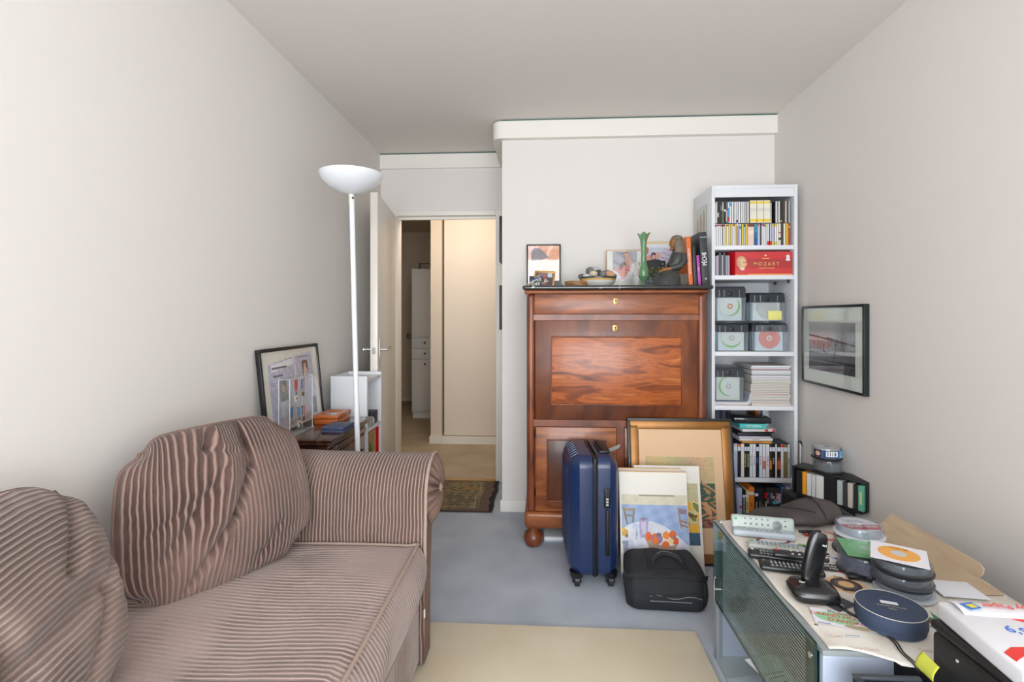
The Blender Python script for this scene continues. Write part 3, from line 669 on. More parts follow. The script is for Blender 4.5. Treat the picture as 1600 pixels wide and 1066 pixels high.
# decorated paper, ornament, dark postcard, group photo
t = thing('greeting_card', 'large card with family photo and red handwriting behind the statuette', 'card', on(1033, 3.23), (math.radians(-3),0,0))
k = sc(3.22); sheet('card', 50/k, 76/k, 60, 90, [('r',0,0,1,1,(206,208,224)), ('r',0,.95,1,1,(224,198,146)), ('r',0,.88,1,.95,(226,228,236)),
  ('e',.14,.64,.1,.08,(220,160,150)), ('e',.28,.7,.09,.08,(90,50,56)), ('e',.28,.68,.06,.05,(222,170,156)), ('e',.42,.71,.08,.08,(220,176,160)), ('p',[(.02,.5),(.02,.6),(.2,.62),(.34,.64),(.5,.62),(.56,.5)],(60,50,90)), ('p',[(.0,.42),(.02,.52),(.3,.54),(.34,.42)],(196,40,50)), ('p',[(.3,.42),(.32,.5),(.5,.5),(.54,.42)],(60,90,180)), ('e',.14,.52,.06,.05,(222,170,156)), ('e',.28,.52,.05,.04,(222,170,156)),
  ('f', lambda x,y,c: (204,90,130) if (x > .5 and .2 < y < .86 and math.sin(y*62+2*math.sin(x*9)) > .8 and math.sin(x*70+y*9) > -.2) else None), ('l',[(.72,.52),(.86,.54),(.76,.46)],.014,(196,60,110))], t, thick=.002)
B().ell((-.086,-.008,.245), .010, .007, .022, n=14).done('wooden_ornament', mat((190,130,70), .5), t)
t = thing('postcard', 'dark green and black postcard leaning behind the figurines', 'postcard', on(1026.5, 3.12), (math.radians(-8),0,0))
k = sc(3.12); sheet('card', 29/k, 45/k, 36, 44, [('r',0,0,1,1,(50,54,54)), ('r',.0,.30,.92,.78,(58,66,40)), ('f', lambda x,y,c: (104,112,50) if .3 < y < .78 and x < .85 and math.sin(x*19+y*7)*math.sin(y*23) > .35 else None), ('e',.85,.88,.03,.02,(200,200,200))], t, thick=.0015)
for i, (u, y, c, h, lb) in enumerate(((1016, 2.99, (128,146,160), .06, 'grey blue crystal figurine nearest the green vase'), (1024, 2.97, (50,74,98), .078, 'dark blue glass figurine between the vase and the statuette'), (1030, 3.0, (94,140,158), .074, 'light blue glass figurine beside the statuette hands'))):
    b = B(); b.lathe([(.016,0),(.018,.01),(.012,.02),(.016,h*.5),(.010,h*.7),(.006,h*.78)], (0,0,0), 12); b.ell((0,0,h*.88), .0085, .0085, .0095, n=10); b.ell((.012,-.004,h*.55), .006,.006,.013, n=8); b.ell((-.012,-.004,h*.5), .006,.006,.013, n=8)
    tag(b.done('glass_figurine', mat(c, .12, trans=.3, coat=.6), None, on(u, y)), lb, 'figurine', 'glass figurines by the green vase')
tag(B().ell((0,0,.006), .03, .02, .009, n=14, jit=.03).done('flat_stone', mat((120,98,84), .6), None, on(1020, 2.90)), 'flat brown stone lying in front of the glass figurines', 'stone')
# statuette
t = thing('statuette', 'dark statuette of a seated veiled woman with brown face and outstretched hands', 'statuette', on(1050, 2.83))
DK = mat((58,60,58), .45, name='dark_patina', var=.3, vs=50, bump=.4, bs=120); FL = mat((150,98,50), .4, name='carved_wood_skin', var=.1)
VE = mat((116,104,88), .6, name='veil_clay', var=.2, vs=80, bump=.3, bs=200)
k = 283.
def sp(u, v, y=0): return Vector(((u-1050)/k, y, (450-v)/k))
b = B()
b.grid(lambda u, v: (lambda a, r: Vector((sp(1040+v*6, 0).x+r*math.cos(a)*1.05+.004*math.sin(a*9)*(1-v), r*math.sin(a)*.9, v*.088)))(u*2*PI, .074*(1-v)**.75+.034*v+.004), 40, 14, closeu=True)
b.tube([sp(1049,424), sp(1056,416), sp(1059,407), sp(1059,399), sp(1057,394)], .03, 20, rs=[.036,.042,.042,.036,.018])
b.tube([sp(1065,402,-.03), sp(1066,412,-.036), sp(1058,421,-.04), sp(1046,424,-.036)], .015, 14, rs=[.015,.019,.018,.013])
b.tube([sp(1062,402,.03), sp(1060,414,.03), sp(1052,421,.02), sp(1043,424,-.01)], .015, 14, rs=[.015,.018,.016,.012])
b.done('robe', DK, t, ang=70)
b = B()
b.tube([sp(1046,424,-.036), sp(1040,425.5,-.033), sp(1034,426.5,-.03)], .008, 10, rs=[.010,.008,.007])
b.tube([sp(1044,426,-.012), sp(1038,426,-.016), sp(1034,427,-.02)], .008, 10, rs=[.010,.008,.007])
for i in range(4):
    b.tube([sp(1035,426.5+i*.7,-.036+i*.004), sp(1031,427+i*.8,-.036+i*.004), sp(1028.5,426.5+i*.9,-.034+i*.004)], .0024, 7)
    b.tube([sp(1035,426+i*.7,-.024+i*.004), sp(1031.5,426+i*.8,-.022+i*.004), sp(1029.5,426+i*.9,-.02+i*.004)], .0022, 7)
b.tube([sp(1038,424.5,-.036), sp(1035,423,-.032), sp(1032.5,423.5,-.03)], .0026, 7); b.done('hands', FL, t)
b = B(); b.ell(sp(1053,384), .024, .023, .033, n=24); b.ell(sp(1047,387), .008, .005, .006, n=10); b.ell(sp(1050,393), .012, .012, .009, n=12)
b.tube([sp(1055,390), sp(1057,397)], .013, 12); b.ell(sp(1048.2,391), .005, .007, .0025, n=8); b.done('head', FL, t, ang=80)
b = B(); b.ell(sp(1047.5,384.0,-.011), .003,.005,.0022, n=8); b.ell(sp(1047.5,384.0,.011), .003,.005,.0022, n=8); b.done('eyes', mat((50,34,24), .5), t)
def veil(u, v):
    a = -2.45+u*4.9; z = 372+v*31
    r = .031*math.sin(min(1, .12+v*1.5)*PI/2)+.004*v
    cx = 1056.5+v*3.5
    return sp(cx, z)+Vector((r*math.cos(a)*1.1*(1.0 if v < .5 else .9), r*math.sin(a)*1.05, .002*math.sin(a*7)*v))
b = B(); V = b.grid(veil, 30, 18); b.ell(sp(1057.5,377), .031,.029,.017, n=20); o = b.done('veil', VE, t, ang=80, recalc=True)
sm = o.modifiers.new('thickness', 'SOLIDIFY'); sm.thickness = .004
b = B(); b.box(.008, .078, -.03, .03, 0, .062, 0, .004)
for i in range(3): b.box(.018+i*.02, .026+i*.02, -.034, -.03, .01, .055, 0, .001)
b.done('seat_block', mat((84,76,66), .6, var=.2), t)
# books standing at the right end of the desk
WT = mat((236,234,228), .6); 
def book(name, label, u0, u1, v0, Y, dep, c, tilt, cat='book', group=None, txt=None, tsz=.014, tc=WT, cover=None, gloss=.4):
    k = sc(Y, u0); w_ = (u1-u0)/k; h = (450-v0)/k; p = on((u0+u1)/2, Y)
    t = thing(name, label, cat, p, (0, tilt, 0), group)
    cv = mat(c, gloss)
    b = B(); b.box(-w_/2, -w_/2+.003, 0, dep, 0, h); b.box(w_/2-.003, w_/2, 0, dep, 0, h); b.box(-w_/2, w_/2, -.002, .002, 0, h, 0, .0008); b.done('cover', cv, t)
    B().box(-w_/2+.003, w_/2-.003, .002, dep-.004, .003, h-.003).done('pages', mat((206,202,190), .8), t)
    for (s, z, zz) in (txt or []): text('lettering', s, t, (0, -.0026, h*z), (PI/2, -PI/2, 0), zz, tc)
    return t
book('book', 'large orange hardback with white spine lettering beside the statuette', 1076.3, 1083, 371, 2.86, .2, (222,112,44), math.radians(-3.2), txt=[('LE PAYS DE FLAMBETTE',.5,.0135),('III',.06,.008)])
book('book', 'thin black book without lettering between the orange and magenta books', 1084.6, 1089.4, 386, 2.86, .17, (44,46,50), math.radians(-3.0))
book('book', 'slim magenta paperback leaning beside the black binder', 1091.4, 1095.6, 401, 2.86, .13, (186,70,170), math.radians(-3.8), txt=[('MODES',.55,.007)])
t = thing('binder', 'wide black slipcased volume lettered in white at the desk end', 'book', on(1103.8, 2.84), (0, math.radians(-4), 0))
k = sc(2.85); w_ = 11.6/k; h = 84/k
b = B(); b.box(-w_/2, w_/2, 0, .25, 0, h, 0, .003); b.done('case', mat((48,50,54), .5), t)
text('lettering', 'PÊCHE', t, (.001, -.0006, h*.50), (PI/2, -PI/2, 0), .031, WT, sx=.8); text('lettering', 'III', t, (0,-.0006,h*.13), (PI/2,0,0), .014, WT); text('lettering', 'RECETTES', t, (0,-.0006,h*.9), (PI/2,0,0), .0075, WT)
# frosted panel with three leaves hung on the bookcase side
# ================================================================ BOOKCASE
BX0, BX1, BYF, BYB = .945, 1.412, 2.93, 3.265
WHB = mat((224,226,230), .45, name='white_laminate')
zs = lambda v: 1.25-(v-495)/280.0
t = thing('bookcase', 'tall narrow white bookcase crammed with discs and books against the end wall', 'bookcase', (BX0, BYF, 0))
w_ = BX1-BX0; d_ = BYB-BYF
B().box(0, .018, 0, d_, 0, 1.985, 0, .0012).done('side_panel', WHB, t); B().box(w_-.018, w_, 0, d_, 0, 1.985, 0, .0012).done('side_panel', WHB, t)
B().box(.018, w_-.018, d_-.008, d_, .05, 1.98).done('back_panel', WHB, t); B().box(.018, w_-.018, 0, d_-.008, 1.967, 1.985, 0, .001).done('top_panel', WHB, t)
B().box(.018, w_-.018, .006, .02, 1.92, 1.967).done('fascia', WHB, t)
SH = [1.625, 1.458, 1.03, .727, .325, .08]
for z in SH: B().box(.0185, w_-.0185, .004, d_-.008, z, z+.024, 0, .001).done('shelf', WHB, t)
b = B(); b.box(.018, w_-.018, .02, .035, 0, .08); b.done('kick_board', WHB, t)
def holes():
    m = bpy.data.materials.new('pin_hole_row'); m.use_nodes = True; n, l = nt(m); bb = bsdf(m); tc = n.new('ShaderNodeTexCoord'); sp = n.new('ShaderNodeSeparateXYZ'); l.new(tc.outputs['Object'], sp.inputs[0])
    mu = n.new('ShaderNodeMath'); mu.operation = 'MULTIPLY'; mu.inputs[1].default_value = 1/.032; l.new(sp.outputs['Z'], mu.inputs[0]); fr = n.new('ShaderNodeMath'); fr.operation = 'FRACT'; l.new(mu.outputs[0], fr.inputs[0])
    gt = n.new('ShaderNodeMath'); gt.operation = 'GREATER_THAN'; gt.inputs[1].default_value = .85; l.new(fr.outputs[0], gt.inputs[0]); mx = n.new('ShaderNodeMixRGB'); mx.inputs[1].default_value = lin((226,228,230)); mx.inputs[2].default_value = lin((120,122,126)); l.new(gt.outputs[0], mx.inputs[0]); l.new(mx.outputs[0], bb.inputs['Base Color']); return m
hm = holes()
for y in (.05, .28): B().box(w_-.0184, w_-.0179, y-.003, y+.003, .36, 1.6).done('pin_hole_strip', hm, t)
for (y, z) in ((.05, 1.44), (.22, 1.44), (.05, 1.608)): B().box(w_-.03, w_-.018, y, y+.012, z, z+.018, 0, .002).done('shelf_support', mat((40,42,46), .5), t)
# frosted leaf panel on the side
t = thing('leaf_panel', 'frosted glass panel with three pressed brown leaves on the bookcase side', 'picture', (BX0-.004, 3.12, 1.56), (0, 0, -PI/2))
sheet('panel', .22, .34, 44, 60, [('r',0,0,1,1,(206,212,206))]+[('e', cx, .68+dy_, .085, .19, (190,168,142)) for cx, dy_ in ((.24,-.03),(.52,.02),(.78,.06))]+[('f', lambda x,y,c: (188,168,144) if y < .5 and min(abs(x-.24-.05*math.sin(y*30)), abs(x-.52-.05*math.sin(y*27)), abs(x-.78-.05*math.sin(y*33))) < .05+.03*math.sin(y*60) else None)], t, PRINT, thick=.003, back=mat((150,176,168),.2))
IX0, IX1 = BX0+.0195, BX1-.0195
XS = lambda u: IX0+(u-1116.8)/(1240.2-1116.8)*(IX1-IX0)
DARK = mat((38,38,42), .4)
def cd(label, x0, x1, z, h, dep, spine, bands=(), group=None, name='cd_case', cat='cd case', y=None, body=None, tilt=0, txt=None, tc=None):
    cx = (x0+x1)/2; w = (x1-x0)-.0006; y = BYF+.02 if y is None else y
    b = B(); mats = [body or DARK, mat(spine, .35)]
    b.box(-w/2, w/2, .0015, dep, 0, h, 0); b.box(-w/2+.0007, w/2-.0009, 0, .002, .002, h-.002, 1)
    for (a, c, col) in bands:
        mats.append(mat(col, .35)); b.box(-w/2+.0008, w/2-.0010, -.0004, .001, h*a, h*c, len(mats)-1)
    o = b.done(name, mats, None, (cx, y, z), (0, tilt, 0) if tilt else None)
    if txt:
        text('lettering', txt, o, (0, -.0006, h*.5), (PI/2, -PI/2, 0), min(w*.75, .012), tc or mat((30,30,30), .6))
    return tag(o, label, cat, group)
WHI, YEL, BLA, LAV, RD = (222,222,220), (214,190,66), (40,40,42), (186,188,208), (196,40,46)
ux = lambda q: 1100+q/7.613
row2 = [(137,155,WHI,[(.85,.95,(90,110,170))],'white with a blue tip'),(157,180,WHI,[(.9,.96,RD)],'white with a red tip'),(182,203,WHI,[(.9,.96,RD)],'white with a red tip'),(205,228,WHI,[(.88,.96,RD)],'white with a red tip'),(236,258,WHI,[(.88,.96,(50,60,80))],'white with a navy tip'),(259,281,YEL,[],'yellow'),(282,303,WHI,[(.88,.96,RD)],'white with a red tip'),(304,330,YEL,[],'yellow'),(332,356,LAV,[(.84,.98,YEL)],'lilac with a yellow tip'),(357,378,WHI,[(.9,.97,RD)],'white with a red tip'),(379,400,YEL,[],'yellow'),(401,420,(172,128,180),[(.9,1,WHI)],'purple'),(421,434,LAV,[],'lilac'),(435,455,(206,214,222),[(.75,.9,(70,150,110))],'pale with a green mark'),(460,484,YEL,[],'yellow'),(486,505,LAV,[(.85,.96,(60,60,70))],'lilac with a dark tip'),(507,531,YEL,[],'yellow'),(534,609,(226,198,184),[(.85,.98,(120,60,50)),(.5,.7,(236,214,200))],'wide pale pink'),(611,650,(60,140,160),[(.0,.35,(40,90,150)),(.35,.6,(50,110,150))],'teal and blue'),(652,672,LAV,[(.9,.97,RD)],'lilac with a red tip'),(673,686,LAV,[],'lilac'),(699,717,WHI,[(.9,.97,RD)],'white with a red tip'),(719,742,WHI,[(.86,.96,(60,80,150))],'white with a blue tip'),(744,766,(206,208,216),[(.84,.96,YEL)],'pale with a yellow tip'),(768,790,WHI,[(.02,.2,RD)],'white with a red foot'),(798,820,LAV,[(.02,.2,RD)],'lilac with a red foot'),(822,848,LAV,[(.85,.98,YEL),(.02,.16,YEL)],'lilac with yellow ends'),(854,880,WHI,[(.85,.98,YEL),(.02,.16,YEL)],'white with yellow ends'),(882,901,WHI,[],'plain white'),(903,930,(226,212,194),[(.25,.35,(40,40,50)),(.55,.6,RD)],'cream with a dark mark'),(931,962,(70,70,70),[],'wide charcoal'),(963,984,WHI,[],'plain white'),(986,1022,(206,168,40),[],'wide golden'),(1024,1043,(200,40,50),[(.8,.86,WHI)],'red')]
z2 = SH[0]+.024
for i, (a, c, col, bd, ds) in enumerate(row2):
    cd(f'{ds} disc case, {ORD[i]} from the left in the lower disc row', XS(ux(a-1)), XS(ux(c+1)), z2, .1245, .14, col, bd, 'disc cases in the lower disc row', name='cd_box_set' if c-a > 60 else 'cd_case')
row1 = [(127,148,(226,222,214),[(.9,.95,RD)],'white with a red tip'),(150,167,(214,212,206),[],'off-white'),(168,188,BLA,[(.3,.5,(190,190,190))],'black'),(190,205,(50,50,46),[],'black'),(206,224,(48,48,50),[(.6,.8,(120,120,120))],'black with a grey band'),(225,245,(104,108,86),[(.6,.95,(186,180,178))],'olive with a pale top'),(247,268,(36,36,36),[(.55,.65,WHI)],'black with a white patch'),(270,289,(90,90,88),[(.1,.6,(180,180,176))],'grey and white'),(291,313,(90,150,200),[(.1,.3,RD),(.7,.95,(200,210,214))],'blue with a red patch'),(315,337,(216,216,218),[(.78,.95,(90,160,200))],'white with sky blue tip'),(342,365,WHI,[],'plain white'),(372,393,WHI,[],'plain white'),(395,417,(206,206,214),[(.05,.16,(90,70,120))],'pale with a violet foot'),(421,444,WHI,[],'plain white'),(450,472,(210,212,212),[],'pale grey'),(474,488,WHI,[],'slim white'),(490,503,(196,196,192),[],'slim pale grey'),(505,519,WHI,[],'slim white'),(527,548,WHI,[],'plain white')]
z1 = z2+.125
for i, (a, c, col, bd, ds) in enumerate(row1):
    cd(f'{ds} disc case, {ORD[i]} from the left in the upper disc row', XS(ux(a-1)), XS(ux(c+1)), z1, .1245, .14, col, bd, 'disc cases left of the box sets in the upper row')
for i, (a, c, ds) in enumerate(((552,637,'left'),(638,716,'middle'),(717,797,'right'))):
    cd(f'cream box set with yellow labels, {ds} of the three side by side', XS(ux(a)), XS(ux(c)), z1, .1285, .135, (226,222,204), [(.86,.94,(236,200,40)),(.06,.17,(236,200,40)),(.5,.66,(214,210,198))], 'cream box sets with yellow labels', 'cd_box_set', 'box set', y=BYF+.012, body=mat((120,112,90),.5))
t = cd('grey disc case turned at an angle right of the cream box sets', XS(ux(838)), XS(ux(862)), z1, .1225, .14, (196,190,180), [], None, y=BYF+.05)
t.rotation_euler = (0,0,math.radians(-22)); t.location.x = XS(ux(838))
for i, (a, c, col, bd, ds) in enumerate([(866,890,(206,206,208),[],'pale grey'),(898,920,(214,214,210),[],'off-white'),(924,944,(50,50,48),[(.05,.12,YEL)],'black with a yellow foot'),(948,977,(64,62,56),[],'wide dark grey'),(980,1003,(196,182,172),[],'beige'),(1008,1022,(60,64,66),[],'slim dark'),(1023,1036,(190,206,214),[],'slim pale blue')]):
    cd(f'{ds} disc case right of the box sets, {ORD[6-i]} from the end', XS(ux(a-1)), XS(ux(c+1)), z1, .1245, .14, col, bd, 'disc cases at the right end of the upper row')
# second shelf: discs and the red music box
zz = SH[1]+.024
for i, (a, c, h, col, ds) in enumerate([(124,140,.105,(50,56,90),'slim navy'),(143,160,.112,(190,150,176),'slim pink'),(162,183,.115,(180,180,186),'pale grey'),(186,216,.128,(78,80,86),'tall dark grey clear'),(220,238,.116,(170,176,178),'grey'),(240,262,.128,(86,86,92),'tall dark clear'),(266,292,.114,(150,146,164),'lilac grey'),(294,316,.114,(166,160,176),'pale violet')]):
    cd(f'{ds} disc case, {ORD[i]} from the left beside the red music box', XS(ux(a-1)), XS(ux(c+1)), zz, h, .14, col, [], 'disc cases beside the red music box')
t = thing('music_box_set', 'long red boxed set of discs with a portrait and gold lettering', 'box set', (XS(ux(375)), BYF+.008, zz), math.radians(0))
RX = XS(ux(1055))-XS(ux(375)); RH = 280/7.613/280
RED = mat((200,24,30), .3, coat=.3)
b = B(); b.prism([(0,0,0),(RX,0,0),(RX,.16,0),(-.012,.16,0),(-.03,.06,0)], (0,0,RH)); b.done('box', RED, t)
sheet('printed_front', RX-.001, RH-.001, 130, 52, [('r',0,0,1,1,(204,26,32)), ('r',.2,.3,1,.72,(172,22,26)), ('r',0,.02,1,.05,(230,150,70)), ('r',0,0,1,.02,(236,180,100)),
  ('p',[(.02,.02),(.03,.26),(.08,.34),(.15,.25),(.22,.08),(.22,.02)],(206,40,40)), ('e',.105,.56,.085,.26,(190,156,112)), ('p',[(.02,.5),(.02,.62),(.05,.6),(.05,.45)],(176,150,120)), ('e',.13,.5,.062,.235,(226,176,130)), ('p',[(.06,.36),(.06,.7),(.09,.72),(.1,.4)],(196,164,124)), ('l',[(.185,.55),(.2,.45),(.185,.44)],.01,(216,160,116)), ('e',.15,.54,.010,.02,(70,50,40)), ('e',.178,.54,.007,.02,(70,50,40)), ('l',[(.155,.36),(.18,.365)],.008,(190,80,70)), ('p',[(.07,.3),(.12,.2),(.17,.24),(.14,.32)],(226,216,204)),
  ('e',.53,.84,.015,.03,(240,240,240)), ('r',.47,.70,.6,.735,(226,190,90)), ('p',[(.88,.62),(.9,.74),(.89,.82),(.93,.88),(.96,.8),(.95,.72),(.97,.64),(.93,.6)],(222,222,222))], t, GLOSSY, 4, loc=(RX/2,-.0006,.0005))
GLD = mat((222,186,116), .4, .3)
text('lettering', 'M O Z A R T', t, (RX*.545,-.0009,RH*.475), (PI/2,0,0), .027, GLD, sx=.94); text('lettering', 'COMPLETE WORKS', t, (RX*.55,-.0009,RH*.3), (PI/2,0,0), .010, GLD)
# clear disc storage boxes with dark lids
CLR = glass((232,238,240), .06, .14, 'clear_tub'); LID = glass((70,76,84), .08, .55, 'smoked_lid')
def disc(par, c, r, col, hub, name='disc', arc=None, y=0, tilt=0):
    b = B(); mats = [mat(col, .25), mat(hub, .3), mat((110,190,80), .4)]
    b.lathe([(r, 0), (r, .0012)], c, 40, axis='Y'); b.lathe([(r*.28,.0012),(r*.28,.0016)], c, 24, 1, axis='Y'); b.lathe([(r*.12,.0016),(r*.12,.002)], c, 16, 0, axis='Y')
    if arc:
        for i in range(arc[0], arc[1], 8):
            a, a2 = math.radians(i), math.radians(i+8); ww = .14*math.sin(PI*(i-arc[0])/(arc[1]-arc[0]))
            P = [(c[0]+r*q*math.cos(w2), c[1]-.0013, c[2]+r*q*math.sin(w2)) for q, w2 in ((.94,a),(.94,a2),(.94-ww-.05,a2),(.94-ww-.05,a))]
            b.prism(P, (0,-.0004,0), 2)
    return b.done(name, mats, par, recalc=True)
def diskbox(label, u0, u1, v0, v1, z, rot=0, sleeve=(224,230,232), dcol=(230,230,226), hub=(190,190,190), arc=None, note=False, lidh=.4, du=0, dv=0):
    x0, x1 = XS(u0), XS(u1); W = x1-x0; H = (v1-v0)/280; D = .2
    t = thing('disc_storage_box', label, 'storage box', ((x0+x1)/2, BYF+.03, z), rot, 'clear disc storage boxes')
    b = B(); tp = .93
    zl = H*(1-lidh)
    def rect(w, z, y0=0, y1=D, i=0): return [(-w/2+i, y0+i, z), (w/2-i, y0+i, z), (w/2-i, y1-i, z), (-w/2+i, y1-i, z)]
    def shell(b, secs):
        rs = [[b.bm.verts.new(p) for p in s_] for s_ in secs]; b.skin(rs, cap=(True, False))
    shell(b, [rect(W*tp, .001), rect(W*.985, zl), rect(W*1.0, zl+.001), rect(W*1.0, zl+.006)]); b.done('tub', CLR, t)
    b = B(); rs = [[b.bm.verts.new(p) for p in s_] for s_ in [rect(W*.985, zl+.006), rect(W*.975, H*.93, .002), rect(W*.93, H, .012, D-.012)]]; b.skin(rs, cap=(False, True)); o = b.done('lid', LID, t)
    B().box(-.010, .010, -.004, .001, zl+H*.10, zl+H*.20, 0, .002).done('catch', mat((20,22,24), .3), o)
    b = B(); b.box(-W*.36, -W*.345, -.0015, .002, zl+.01, H*.9); b.box(-W*.2, -W*.185, -.0015, .002, zl+.01, H*.9); b.box(W*.28, W*.29, -.0015, .002, zl+.01, H*.9); b.done('lid_ribs', mat((150,158,164), .3), o)
    # sleeves packed inside
    b = B(); mats = [mat(sleeve, .5), mat((200,214,220), .5), mat((120,160,180), .5)]
    for i in range(9): b.box(-W*.38+.002*(i % 2), W*.38, .012+i*.019, .017+i*.019, .004, H*.83+.004*((i*7) % 3), i % 3 if i else 0)
    b.done('sleeves', mats, t)
    dd = disc(t, (du, .0045, H*.47+dv), min(.058, H*.40), dcol, hub, 'disc', arc)
    if note: tag(B().box(W*.02, W*.40, -.003, -.001, .008, .058, 0, .0004).done('sticky_note', mat((228,222,130), .7), t), 'pale yellow sticky note')
    return t
z3 = SH[2]+.0245
bw = lambda q: 1100+q/5.075
diskbox('clear disc box with a green-striped disc, upper left of the four', bw(92), bw(350), 449, 504, z3+.170, math.radians(1), arc=(250,400), hub=(206,140,70), lidh=.35, dv=-.008)
diskbox('clear disc box with a yellow sticky note on the front, upper right', bw(372), bw(664), 459, 504, z3+.170, math.radians(3), dcol=(200,196,190), note=True, lidh=.38)
diskbox('clear disc box with a green crescent disc, lower left of the four', bw(96), bw(370), 505, 549.5, z3, math.radians(0), arc=(190,340), lidh=.36)
diskbox('clear disc box holding a bright orange disc, lower right of the four', bw(392), bw(683), 505, 549.5, z3, math.radians(-1), dcol=(214,76,48), hub=(226,206,196), sleeve=(206,216,222), lidh=.34)
tag(B().box(0,.006,0,.18,0,.12).done('blue_booklet', mat((110,170,206), .5), None, (IX0+.0005, BYF+.02, z3)), 'slim upright blue booklet squeezed at the far left of the disc boxes', 'booklet')
# fourth shelf
z4 = SH[3]+.0245
def bent(label, x1, zoff, c, r, up, grp):
    # magazine lying flat and curling up at its right edge
    pts = []
    for i in range(8): pts.append((i/7*(x1-r), 0))
    for i in range(1, 9): a = i/8*1.35; pts.append((x1-r+r*math.sin(a), r*(1-math.cos(a))))
    ex = pts[-1]; pts.append((ex[0]+.004, ex[1]+up))
    b = B(); th = .006
    V0 = [[b.bm.verts.new((p[0], y, p[1]+zo)) for p in pts] for y, zo in ((0,0),(.2,0))]
    V1 = [[b.bm.verts.new((p[0]-th*(i/len(pts))*.8, y, p[1]+th)) for i, p in enumerate(pts)] for y in (0,.2)]
    for A in (V0, V1):
        for i in range(len(pts)-1): b.bm.faces.new((A[0][i], A[0][i+1], A[1][i+1], A[1][i]))
    for k in (0, 1):
        for i in range(len(pts)-1): b.bm.faces.new((V0[k][i], V0[k][i+1], V1[k][i+1], V1[k][i]))
    for i in (0, -1): b.bm.faces.new((V0[0][i], V0[1][i], V1[1][i], V1[0][i]))
    tag(b.done('magazine', mat(c, .5), None, (IX0+.002, BYF+.02, z4+zoff), ang=30), label, 'magazine', grp)
bent('curled magazine with a brown cover edge, lowest under the disc box', .208, 0, (196,176,168), .030, .045, 'curled magazines under the disc box')
bent('curled white magazine, middle of the three under the disc box', .201, .0068, (222,222,224), .026, .04, 'curled magazines under the disc box')
bent('curled grey magazine, directly under the disc box', .194, .0136, (186,190,204), .021, .03, 'curled magazines under the disc box')
diskbox('clear disc box with a yellow-edged sleeve above the curled magazines', bw(86), bw(330), 563, 616, z4+.022, math.radians(-2), arc=(95,275), sleeve=(226,226,214), lidh=.32, dv=-.006)
# magazine pile
px0, px1 = XS(1175.5), XS(1237); hh = z4; top = z4+(633-570)/280; i = 0
cols = [(212,206,196),(206,200,190),(216,212,204),(200,194,184),(210,206,200)]
NP = 24
for i in range(NP):
    th = (top-z4)/NP; dxr = random.uniform(-.005,.004)
    c = cols[i % 5] if i < 16 else [(210,212,220),(232,232,236),(180,176,176),(214,220,228),(226,226,228),(170,160,160),(214,214,220),(220,224,232)][i-16]
    b = B(); b.box(px0+dxr, px1+dxr, .015+abs(dxr), .25, 0, th-.0006, 0, .001, 1)
    cv = mat([(150,140,132),(180,60,60),(90,100,120),(190,180,160),(120,130,120)][i % 5], .4)
    b.box(px0+dxr-.0004, px1+dxr, .0146+abs(dxr), .25, th-.0016, th-.0004, 1)
    o = b.done('magazine', [mat(c, .7), cv], None, (0, BYF, z4+i*th)); tag(o, f'magazine in the tall right-hand pile, {ORD[i]} from the bottom' if i < 20 else f'magazine near the top of the tall pile, {ORD[NP-1-i]} from the top', 'magazine', 'magazines in the tall pile')
# fifth shelf: film cases with a lying stack on top
z5 = SH[4]+.0245; ud = lambda q: 1130+q/5.608
WT2 = mat((240,240,240), .5)
films = [(95,131,(178,192,214),'pale blue',None),(131,160,(44,36,34),'black and orange',(210,110,40)),(160,190,(226,222,214),'cream white',None),(190,212,(28,28,28),'black with yellow lettering',(226,210,40)),(212,236,(34,34,36),'black with white lettering',(220,220,220)),(236,262,(216,222,216),'white with green lettering',(120,150,100)),(262,292,(222,220,224),'white with purple lettering',(120,90,150)),(292,320,(34,38,54),'navy black',(90,150,200)),(320,350,(196,216,226),'pale blue with red lettering',(200,40,60)),(350,380,(224,218,214),'white with orange figures',(206,120,90)),(380,412,(214,214,222),'white and teal with purple lettering',(120,70,150)),(412,434,(60,44,32),'brown and orange',(214,130,50)),(434,462,(26,26,28),'black with white blocks',(210,210,210)),(462,478,(222,220,214),'narrow white',None),(478,510,(48,34,32),'dark multicoloured',(200,90,50)),(510,536,(222,216,216),'white and red',(200,40,40)),(536,570,(128,112,74),'olive brown',(150,134,92)),(570,592,(190,196,204),'grey white with dark figures',(50,60,80))]
WORDS = [None,None,None,'REX DES PRAIRIES','COPS CONNIN','LES AUTRES','PRISCILLA','NUIT','DIVORCE','COUPLE','LE TANGO','ORAN','M M M','', 'CINEMA','','', 'LIGNES']
for i, (a, c, col, ds, tc) in enumerate(films):
    bd = [(.78,.9,(214,216,226))]
    if i in (1, 15): bd.append((.9,.98,tc))
    if i in (9, 14, 11): bd += [(.25,.5,tc)]
    cd(f'{ds} film case, {ORD[i]} from the left in the film row', XS(ud(a)), XS(ud(c)), z5, .19, .135, col, bd, 'film cases in the film row', 'film_case', 'film case', y=BYF+.012, txt=WORDS[i] if tc else None, tc=mat(tc, .5) if tc else None)
